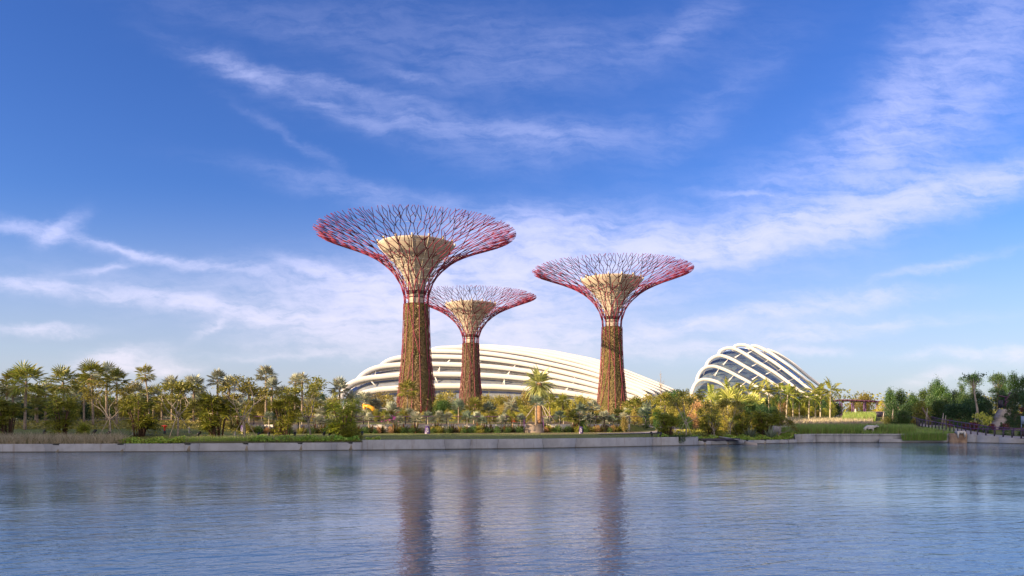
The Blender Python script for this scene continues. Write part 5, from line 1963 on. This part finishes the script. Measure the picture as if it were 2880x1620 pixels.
def strip_place(p0, p1, d0, d1):
    def f(n):
        px = rs.uniform(p0, p1, n)
        out = np.zeros((n, 3))
        for i in range(n):
            py = float(np.interp(px[i], [q[0] for q in SHORE_PX], [q[1] for q in SHORE_PX]))
            x, y = wat(px[i], py)
            d = rs.uniform(d0, d1)
            x *= (y + d) / y
            out[i] = (x, y + d, ground(x, y + d) - .04)
        return out
    return f


G, T = blades(9000, strip_place(-120, 352, .5, 2.8), (.3, 1.05), .014, rs, .95)
tag(link('dry_grass', G.mesh('dry_grass', 'dry_grass')), 'tall dry straw-coloured grass along the low quay wall', 'grass', None, 'stuff')
G, T = blades(8000, strip_place(500, 930, .5, 2.6), (.2, .62), .013, rs, .5)
tag(link('meadow_grass', G.mesh('meadow_grass', 'meadow')), 'green and pinkish meadow grass along the low quay wall', 'grass', None, 'stuff')
tag(link('grass_seed', tops_at(T[::6], rs, .07, 'reed_flower', 'grass_seed')), 'pinkish seed heads over the meadow grass', 'grass', None, 'stuff')
G, T = blades(26000, strip_place(-150, 1900, .5, 20), (.03, .11), .02, rs, .6)
tag(link('lawn_grass', G.mesh('lawn_grass', 'meadow')), 'short mown lawn grass', 'grass', None, 'stuff')
# ferns and ground cover on the quay edge
rs2 = np.random.RandomState(33)
for nm, a, b, n, d0, d1, sz, mt, lab in (('fern_bed', 335, 520, 3600, .5, 2.0, .22, 'fern', 'bright low ferns along the quay edge by the tall cane clump'), ('fern_bed', 700, 1010, 6500, .5, 2.6, .24, 'fern', 'leafy green ground cover along the quay edge before the wall step'),
                                        ('ground_cover', 1850, 2240, 8000, .6, 4.0, .24, 'fern', 'leafy ground cover on the far planted quay'), ('ground_cover', -60, 700, 9000, 14, 34, .3, 'olive_leaf', 'low ground cover under the palms of the left garden'),
                                        ('ground_cover', 1850, 2240, 7000, 4, 22, .3, 'tree_leaf', 'ground cover on the bank below the giant fan palms'), ('lawn_tuft', 1030, 1070, 500, .5, 1.2, .2, 'fern', 'tuft of pale green leaves at the wall step')):
    P = strip_place(a, b, d0, d1)(n)
    P[:, 2] += rs2.rand(n) ** 1.6 * (.55 if d0 < 2 else .4) * (.5 + .5 * np.sin(P[:, 0] * 1.3) ** 2)
    G = Geo()
    leaf_quads(G, P, sz, rs2)
    tag(link(nm, G.mesh(nm, mt)), lab, 'plants', None, 'stuff')


# reed bed
def reed_place(x0, x1, y0, y1):
    def f(n):
        x = rs.uniform(x0, x1, n)
        y = rs.uniform(y0, y1, n)
        out = np.array([(a * b / 100.0, b, ground(a * b / 100.0, b) - .05) for a, b in zip(x, y)])
        return out
    return f


BULL = ((2446 - 1440) / F * 99.7, 99.7)


def front_reeds(n):
    P = reed_place(37.5, 56.0, 98.0, 103)(n)
    m = (np.abs(P[:, 0] - BULL[0] - .15) < 1.75) & (P[:, 1] < 99.9)
    P[m, 2] -= .62
    return P


G, T = blades(15000, front_reeds, (.85, 1.5), .022, rs, .2)
tag(link('reeds', G.mesh('reeds', 'reed')), 'tall green reeds in the bed above the stained wall', 'reeds', None, 'stuff')
G, T = blades(7000, reed_place(35.5, 51.5, 103, 110), (.7, 1.35), .024, rs, .25)
tag(link('reeds', G.mesh('reeds', 'reed')), 'band of flowering reeds behind the green ones', 'reeds', None, 'stuff')
tag(link('reed_plumes', tops_at(T[::2], rs, .17, 'reed_flower', 'reed_plumes')), 'brown-pink plumes of the flowering reeds', 'reeds', None, 'stuff')
G, T = blades(7000, reed_place(35.5, 50, 110, 130), (.6, 1.1), .03, rs, .25)
tag(link('reeds', G.mesh('reeds', 'dry_grass')), 'straw-coloured reeds before the royal palms', 'reeds', None, 'stuff')
G, T = blades(6000, reed_place(46, 50.5, 128, 140), (.7, 1.4), .03, rs, .2)
tag(link('reeds', G.mesh('reeds', 'reed')), 'raised patch of green reeds before the purple pergola', 'reeds', None, 'stuff')
xa, ya = wat(2535, 1244.8)
xb, yb = wat(2655, 1244.6)


def low_reeds(n):
    u = rs.rand(n) ** .8
    x = xa + (xb - xa) * u
    y = ya - .1 - rs.rand(n) * .0 + rs.rand(n) * .35 - .25
    return np.stack([x, y, np.full(n, .30)], 1)


G, T = blades(3200, low_reeds, (.6, 1.35), .018, rs, .3)
tag(link('planter_reeds', G.mesh('planter_reeds', 'reed')), 'dark green reeds in the low planter in the water', 'reeds', None, 'stuff')
G, T = blades(4200, reed_place(52, 61.5, 100.5, 112), (.25, .6), .02, rs, .4)
tag(link('bank_grass', G.mesh('bank_grass', 'meadow')), 'rough grass on the bank beside the white spout', 'grass', None, 'stuff')

# white bull statue in the reeds
x, y = BULL
z0 = ground(x, y) + .05
sv = [(-.95, 0, 1.12), (-.5, 0, 1.15), (0, 0, 1.08), (.45, 0, 1.14), (.75, 0, 1.2), (1.05, 0, 1.25), (1.4, 0, 1.3), (1.72, 0, 1.2),
      (-.9, .22, .6), (-.92, .22, .02), (-.9, -.22, .6), (-.92, -.22, .02), (.5, .24, .6), (.5, .24, .02), (.5, -.24, .6), (.5, -.24, .02), (-1.1, 0, .8)]
se = [(0, 1), (1, 2), (2, 3), (3, 4), (4, 5), (5, 6), (6, 7), (0, 8), (8, 9), (0, 10), (10, 11), (3, 12), (12, 13), (3, 14), (14, 15), (0, 16)]
me = bpy.data.meshes.new('bull_statue')
me.from_pydata(sv, se, [])
me.materials.append(M['white_stone'])
r = root('bull_statue', (x, y, z0), 'white bull statue standing among the reeds', 'statue', None, 0, .76)
bo = link('body', me, r)
md = bo.modifiers.new('skin', 'SKIN')
rad_ = [.30, .38, .40, .42, .30, .20, .17, .10, .17, .08, .17, .08, .16, .08, .16, .08, .04]
for i, s_ in enumerate(me.skin_vertices[0].data):
    s_.radius = (rad_[i], rad_[i])
me.skin_vertices[0].data[2].use_root = True
bo.modifiers.new('sub', 'SUBSURF').levels = 2
for s_ in (-1, 1):
    link('horn', Geo().tube([(1.32, s_ * .12, 1.42), (1.32, s_ * .28, 1.5), (1.42, s_ * .33, 1.68)], [.05, .04, .012], 6).mesh('horn', 'white_stone', True), r)
    link('ear', Geo().tube([(1.25, s_ * .14, 1.36), (1.2, s_ * .34, 1.33)], [.06, .03], 6).mesh('ear', 'white_stone', True), r)

# white spout on the brown block
xs_, ys_ = wat(2700, 1244.9)
r = root('water_spout', (xs_, ys_ - .1, 1.25), 'white stone spout with two pointed legs on the brown block', 'spout', None, -.05)
link('bridge', Geo().box((0, .1, .16), (1.0, .7, .34), top=.94).mesh('bridge', 'white_stone'), r)
for s_, l_ in ((-.42, .62), (.44, .5)):
    link('leg', Geo().add([(s_ - .14, -.3, .25), (s_ + .14, -.3, .25), (s_ + .14, -.02, .25), (s_ - .14, -.02, .25), (s_ - .02, -.24, -l_), (s_ + .06, -.24, -l_), (s_ + .06, -.1, -l_), (s_ - .02, -.1, -l_)],
                          [(0, 1, 5, 4), (1, 2, 6, 5), (2, 3, 7, 6), (3, 0, 4, 7), (4, 5, 6, 7), (3, 2, 1, 0)]).mesh('leg', 'white_stone'), r)

# ------------------------------------------------------------------ right: walk, railings, hill
PL = [(66.2, 91.9), (63.2, 99.2), (65.2, 115), (77, 150), (93, 190)]
PR = [(70.2, 93.0), (66.6, 100), (68.4, 114), (80, 148.5), (96, 188.5)]
strip('path', PL, PR, .10, 'paving', 40)


def on(pts, n, off=0.0):
    A = np.array(pts, float)
    s = np.r_[0, np.cumsum(np.linalg.norm(np.diff(A, axis=0), axis=1))]
    u = np.linspace(0, s[-1], n)
    Q = np.stack([np.interp(u, s, A[:, k]) for k in range(2)], 1)
    return [(x, y, ground(x, y) + .08) for x, y in Q]


fence('path_railing', [(x, y, z) for x, y, z in on([(67.5, 88.7)] + PL, 60)], 'dark-posted railing on the water side of the rising walkway', 1.15, 1.0, 'dark_post', 'purple_rail', .075, .05)
fence('path_railing', [(x, y, z) for x, y, z in on(PR, 60)], 'dark-posted railing on the hill side of the rising walkway', 1.25, 1.0, 'dark_post', 'purple_rail', .07, .05)
# stair up the hill
xa, ya = (2806 - 1440) / F * 112, 112
r = root('hill_stair', (0, 0, 0), 'pale wide stair climbing the planted hill to a dark doorway', 'stair')
for i in range(16):
    D = 108 + i * 1.3
    px = 2804 + i * 1.4
    x = (px - 1440) / F * D
    zz = max(zpx(1213 - i * 3.9, D), ground(x, D)) + .18
    link('step', Geo().box((x, D, zz - .45), (2.15 - i * .035, 1.4, 1.0)).mesh('step', 'paving'), r)
HILL = [
    (2686, 148, 1090, 54, 'deep', 'dark tree in the dip between the middle and umbrella trees'), (2664, 144, 1098, 50, 'green', 'green tree beside the vine-covered one'), (2432, 205, 1094, 74, 'olive', 'flat-topped pale tree behind the purple pergola'), (2398, 214, 1112, 50, 'olive', 'small pale tree at the near end of the pergola'), (2478, 172, 1122, 44, 'gold', 'golden-brown bushy tree at the end of the pergola'), (2462, 190, 1148, 36, 'gold', 'golden bush under the pergola end'),
    (2502, 140, 1082, 44, 'green', 'upright green tree starting the shaded hill'), (2532, 142, 1086, 66, 'green', 'round green tree second along the shaded hill'), (2596, 142, 1086, 58, 'green', 'domed green tree between the hill start and the thin crowned one'),
    (2512, 128, 1122, 62, 'deep', 'dark low tree over the start of the railings'), (2552, 126, 1128, 60, 'deep', 'dark tree behind slanting brown trunks'), (2622, 150, 1066, 40, 'green', 'thin-crowned tree with bare upper twigs'), (2636, 146, 1054, 44, 'deep', 'tallest bare-topped tree in the middle of the hill'),
    (2652, 140, 1072, 64, 'green', 'dense vine-covered tree in the middle of the hill'), (2592, 122, 1120, 74, 'tree', 'bright green tree glowing low on the hill'), (2640, 124, 1118, 66, 'green', 'mid green tree beside the bright one'), (2690, 120, 1128, 108, 'deep', 'broad round dark tree low on the hill'),
    (2706, 142, 1056, 40, 'column', 'thin feathery tree before the big umbrella crown'), (2716, 138, 1098, 60, 'deep', 'dark tree under the big umbrella crown'), (2748, 134, 1092, 66, 'deep', 'dark dense tree behind the bare pale trunk'), (2770, 130, 1110, 60, 'deep', 'dense dark tree left of the stair top'),
    (2800, 138, 1086, 54, 'column', 'dark column of leaves under the second umbrella crown'), (2762, 117, 1132, 46, 'cone', 'dark pointed conifer left of the stair'), (2784, 119, 1128, 34, 'cone', 'dark pointed conifer touching the stair'), (2750, 118, 1130, 60, 'deep', 'dark bush mass behind the yellow-leaved sapling'),
    (2850, 142, 1036, 56, 'green', 'tall loose-crowned tree right of the stair'), (2878, 140, 1048, 48, 'green', 'tall tree cut by the picture edge'), (2856, 130, 1090, 50, 'column', 'dark ivy column right of the stair'), (2880, 128, 1096, 44, 'column', 'dark ivy column at the picture edge'),
    (2843, 119, 1108, 44, 'cone', 'tall conifer right of the stair'), (2856, 112, 1150, 46, 'cone', 'middle-sized conifer lower right of the stair'), (2868, 108, 1166, 40, 'cone', 'smaller conifer near the railing'), (2886, 109, 1150, 50, 'cone', 'conifer cut by the picture edge'), (2836, 108, 1168, 30, 'cone', 'small conifer beside the stair foot'),
    (2816, 107, 1186, 15, 'cone', 'tiny conifer standing on the stair foot'), (2847, 110, 1186, 30, 'cone', 'tiny conifer behind the railing'), (2820, 152, 1066, 44, 'green', 'thin tree on the skyline over the stair'), (2566, 150, 1098, 40, 'deep', 'greyish tree between two green crowns'),
    (2660, 134, 1110, 60, 'deep', 'shadowed tree in the heart of the hill'), (2570, 136, 1108, 50, 'green', 'small tree behind the bright one'), (2620, 132, 1104, 56, 'deep', 'dark tree under the thin-crowned one'), (2900, 122, 1120, 60, 'deep', 'dark tree mass beyond the picture edge'),
    (2726, 128, 1116, 60, 'deep', 'dark filler tree under the umbrella crown'), (2824, 136, 1100, 44, 'deep', 'dark tree hiding the top of the stair'), (2668, 128, 1150, 60, 'deep', 'low dark tree behind the broad round one'), (2540, 118, 1150, 56, 'green', 'low green tree above the railing start'),
]
for px, D, top, wpx, kd, lab in HILL:
    bushy(kd, px, D, top, wpx, lab, 'tree', None, 'hill_tree' if kd != 'cone' else 'conifer')
for px, D, top, wpx, lab in ((2737, 146, 1042, 60, 'big umbrella-crowned palm-like tree on the hill skyline'), (2806, 144, 1041, 58, 'second umbrella-crowned tree on the skyline, above the stair')):
    x, y, z = at(px, D)
    bushy('umbrella', px, D, top, wpx, lab, 'tree', None, 'umbrella_tree', v=0)
# bare pale trunk tree and supports
x, y, z = at(2742, 116)
H = zpx(1064, 116) - z
G = Geo().tube([(.6, 0, 0), (.35, 0, H * .35), (-.1, 0, H * .7), (-.25, 0, H)], [.2, .17, .11, .05], 7)
for a in (-1.4, -.7, .8, 1.3):
    G.tube([(-.15, 0, H * .82), (a * .7 - .15, .1, H * .95), (a - .1, .2, H * 1.08)], [.05, .035, .015], 5)
r = root('bare_tree', (x, y, z), 'pale bare-trunked tree rising before the dark hill trees', 'tree')
link('trunk', G.mesh('trunk', 'grey_bark', True), r)
rs = np.random.RandomState(41)
G = Geo()
for c_ in ((-1.2, 0, H * 1.05), (1.0, .2, H * 1.08), (-.2, .1, H * 1.0), (-1.0, 0, H * .52), (.9, 0, H * .5)):
    leaf_quads(G, rs.randn(60, 3) * [.5, .4, .2] + c_, .3, rs)
link('crown', G.mesh('crown', 'green_leaf'), r)
bushy('lime', 2762, 107, 1156, 74, 'small sapling with large yellow-green leaves above the railing', 'tree', None, 'yellow_sapling')
G_PO = 'thin pale support poles on the hill'
for px, D, t_, lab in ((2484, 128, 1158, 'thin pale support pole at the railing start'), (2510, 124, 1150, 'thin pale support pole with a slanting partner'), (2540, 120, 1156, 'thin pale support pole under the dark low trees'), (2606, 116, 1148, 'thin pale support pole by the bright green tree'), (2651, 114, 1162, 'leaning pale support pole before the broad round tree'),
                     (2658, 114, 1168, 'upright pale support pole before the broad round tree'), (2742, 108, 1160, 'tall pale support pole before the yellow-leaved sapling')):
    x, y, z = at(px, D)
    h = zpx(t_, D) - z
    G = Geo().tube([(0, 0, -.1), (.12, 0, h)], .04, 5).tube([(.0, .5, -.1), (.12, .05, h * .9)], .03, 5)
    thing('support_pole', G.mesh('support_pole', 'pole_wood'), lab, 'pole', G_PO, (x, y, z))
G_MAR = 'maroon-leaved shrubs along the hill walk'
for px, D, wpx, lab in ((2785, 107, 44, 'maroon shrub left of the stair foot'), (2825, 107, 40, 'maroon shrub right of the stair foot'), (2672, 110, 24, 'small maroon shrub before the broad round tree'), (2714, 109, 24, 'small maroon shrub by the leaning poles'), (2868, 116, 40, 'maroon shrub up among the conifers'), (2880, 126, 44, 'maroon shrub at the picture edge')):
    bushy('maroon', px, D, 1189 if px < 2850 else (1160 if px < 2875 else 1142), wpx * .8, lab, 'shrub', G_MAR)
G_HS = 'green ground shrubs along the hill walk'
for i, px in enumerate(range(2490, 2900, 14)):
    if 2772 < px < 2836:
        continue
    D = 112 + 6 * rng.random() + max(0, (2640 - px) * .06)
    x, y, z = at(px, D)
    bushy('deepshrub' if i % 3 else 'shrub', px, D, HZ - (z + rng.uniform(.8, 1.6) - HC) * F / D, rng.uniform(24, 40), 'low green shrub on the hill slope behind the walkway railing', 'shrub', G_HS, 'hill_shrub')
# a second row right behind the hill-side railing
G_HR = 'low plants right behind the hill-side railing'
for i, (x, y, z) in enumerate(on(PR[:4], 52)):
    xx, yy = x + rng.uniform(1.0, 3.2), y + rng.uniform(-.4, .8)
    px_ = 1440 + xx / yy * F
    if 2786 < px_ < 2822:
        continue
    v = BUSHY['maroon' if i % 9 == 4 else 'deepshrub']
    r = root('verge_shrub', (xx, yy, ground(xx, yy) - .05), 'maroon shrub right behind the hill-side railing' if i % 9 == 4 else 'low green shrub right behind the hill-side railing', 'shrub', G_HR + (', maroon' if i % 9 == 4 else ''), rng.uniform(0, 6), rng.uniform(.45, .8))
    link('crown', v[i % len(v)][1], r)
# slanting brown trunks
G_SL = 'slanting brown trunks on the hill'
for px, D, dx_, lab in ((2530, 132, -3.0, 'thick brown slanting trunk, lower of two'), (2560, 131, -2.6, 'thick brown slanting trunk, upper of two'), (2625, 118, -1.6, 'short dark slanting trunk by the bright green tree')):
    x, y, z = at(px, D)
    thing('fallen_trunk', Geo().tube([(0, 0, -.1), (dx_ * .5, .2, 1.3), (dx_, .4, 2.9)], [.17, .15, .12], 8).mesh('fallen_trunk', 'bark', True), lab, 'trunk', G_SL, (x, y, z))

# purple pergola
x, y, z = at(2430, 196)
s_ = 196 / F
r = root('pergola', (x, y, z), 'long purple steel pergola on slim posts beyond the reeds', 'pergola')
zt = zpx(1128, 196) - z
for i in range(9):
    a = (-68 + i * 17) * s_
    link('post', Geo().box((a, (i % 2) * 2.4, zt / 2), (.22, .22, zt)).mesh('post', 'purple'), r)
for i in range(4):
    link('roof_beam', Geo().tube([(-74 * s_, -1 + i * 1.6, zt + .35 - .1 * i), (0, -1 + i * 1.6, zt + .1), (74 * s_, -1 + i * 1.6, zt - .35 + .1 * i)], .17, 5).mesh('roof_beam', 'pergola'), r)
for i in range(24):
    a = (-72 + i * 6.26) * s_
    link('rafter', Geo().box((a, 1.4, zt + .3 - .028 * i), (.16, 6.4, .12), .35 if i % 2 else -.3).mesh('rafter', 'pergola'), r)
for px, D, lab in ((2406, 200, 'pale stone figure under the near end of the pergola'), (2352, 165, 'pale stone figure among the far reeds')):
    x, y, z = at(px, D)
    thing('stone_figure', Geo().lathe([(.42, -.1), (.4, .5), (.3, .9), (.34, 1.3), (.2, 1.55), (.22, 1.8), (.1, 2.0), (0, 2.02)], 10).mesh('stone_figure', 'white_stone', True), lab, 'statue', 'pale stone figures', (x, y, z))
# purple canopy on the hill
x, y, z = at(2832, 134)
r = root('hill_pavilion', (x, y, z), 'purple steel canopy frame at the top of the hill stair', 'pavilion')
zt = zpx(1118, 134) - z
for px0, py0, px1, py1 in ((-22, 1113, 10, 1118), (-6, 1130, 14, 1104), (-3, 1150, 0, 1118), (-8, 1140, 22, 1112)):
    s_ = 134 / F
    link('strut', Geo().tube([(px0 * s_, 0, zpx(py0, 134) - z), (px1 * s_, .4, zpx(py1, 134) - z)], .13, 6).mesh('strut', 'pergola'), r)
link('door_panel', Geo().box((-.35, 1.2, zpx(1136, 134) - z), (.8, .2, 1.5)).mesh('door_panel', 'dark_post'), r)
x, y, z = at(2705, 150)
r = root('hill_canopy', (x, y, z), 'curved purple roof beams showing between the hill trees', 'canopy')
s_ = 150 / F
for i in range(3):
    link('roof_beam', Geo().tube([(-28 * s_, i * .8, zpx(1120 - i * 2, 150) - z), (-8 * s_, i * .8, zpx(1114 - i * 2, 150) - z), (10 * s_, i * .8, zpx(1117 - i, 150) - z), (26 * s_, i * .8, zpx(1124, 150) - z)], .11, 5).mesh('roof_beam', 'pergola'), r)
link('roof_post', Geo().box((0, .8, (zpx(1118, 150) - z) / 2), (.2, .2, zpx(1118, 150) - z)).mesh('roof_post', 'purple'), r)
# blue banner at the edge
x, y, z = at(2880, 106)
thing('blue_board', Geo().box((0, 0, 1.35), (.9, .08, 1.2)).box((-.35, .05, .4), (.08, .08, .9)).box((.35, .05, .4), (.08, .08, .9)).mesh('blue_board', 'blue_board'), 'pale blue board behind the railing at the picture edge', 'board', None, (x, y, z))

# far woodland
rs = np.random.RandomState(51)
n = 26000
X = rs.uniform(-230, 330, n)
Y = rs.uniform(215, 262, n)
hgt = 5.5 + 1.6 * np.sin(X * .13) + 1.2 * np.sin(X * .31 + 2) + 1.0 * np.sin(X * .07)
Z = 4.0 + np.clip(hgt, 3, 9) * rs.rand(n) ** .8
m = (X > -60) & (X < 55)
Z[m] = 4 + (Z[m] - 4) * .45
G = Geo()
leaf_quads(G, np.stack([X, Y, Z], 1), .85, rs)
tag(link('far_woodland', G.mesh('far_woodland', 'tree_leaf')), 'belt of trees far behind the garden', 'woodland', None, 'stuff')
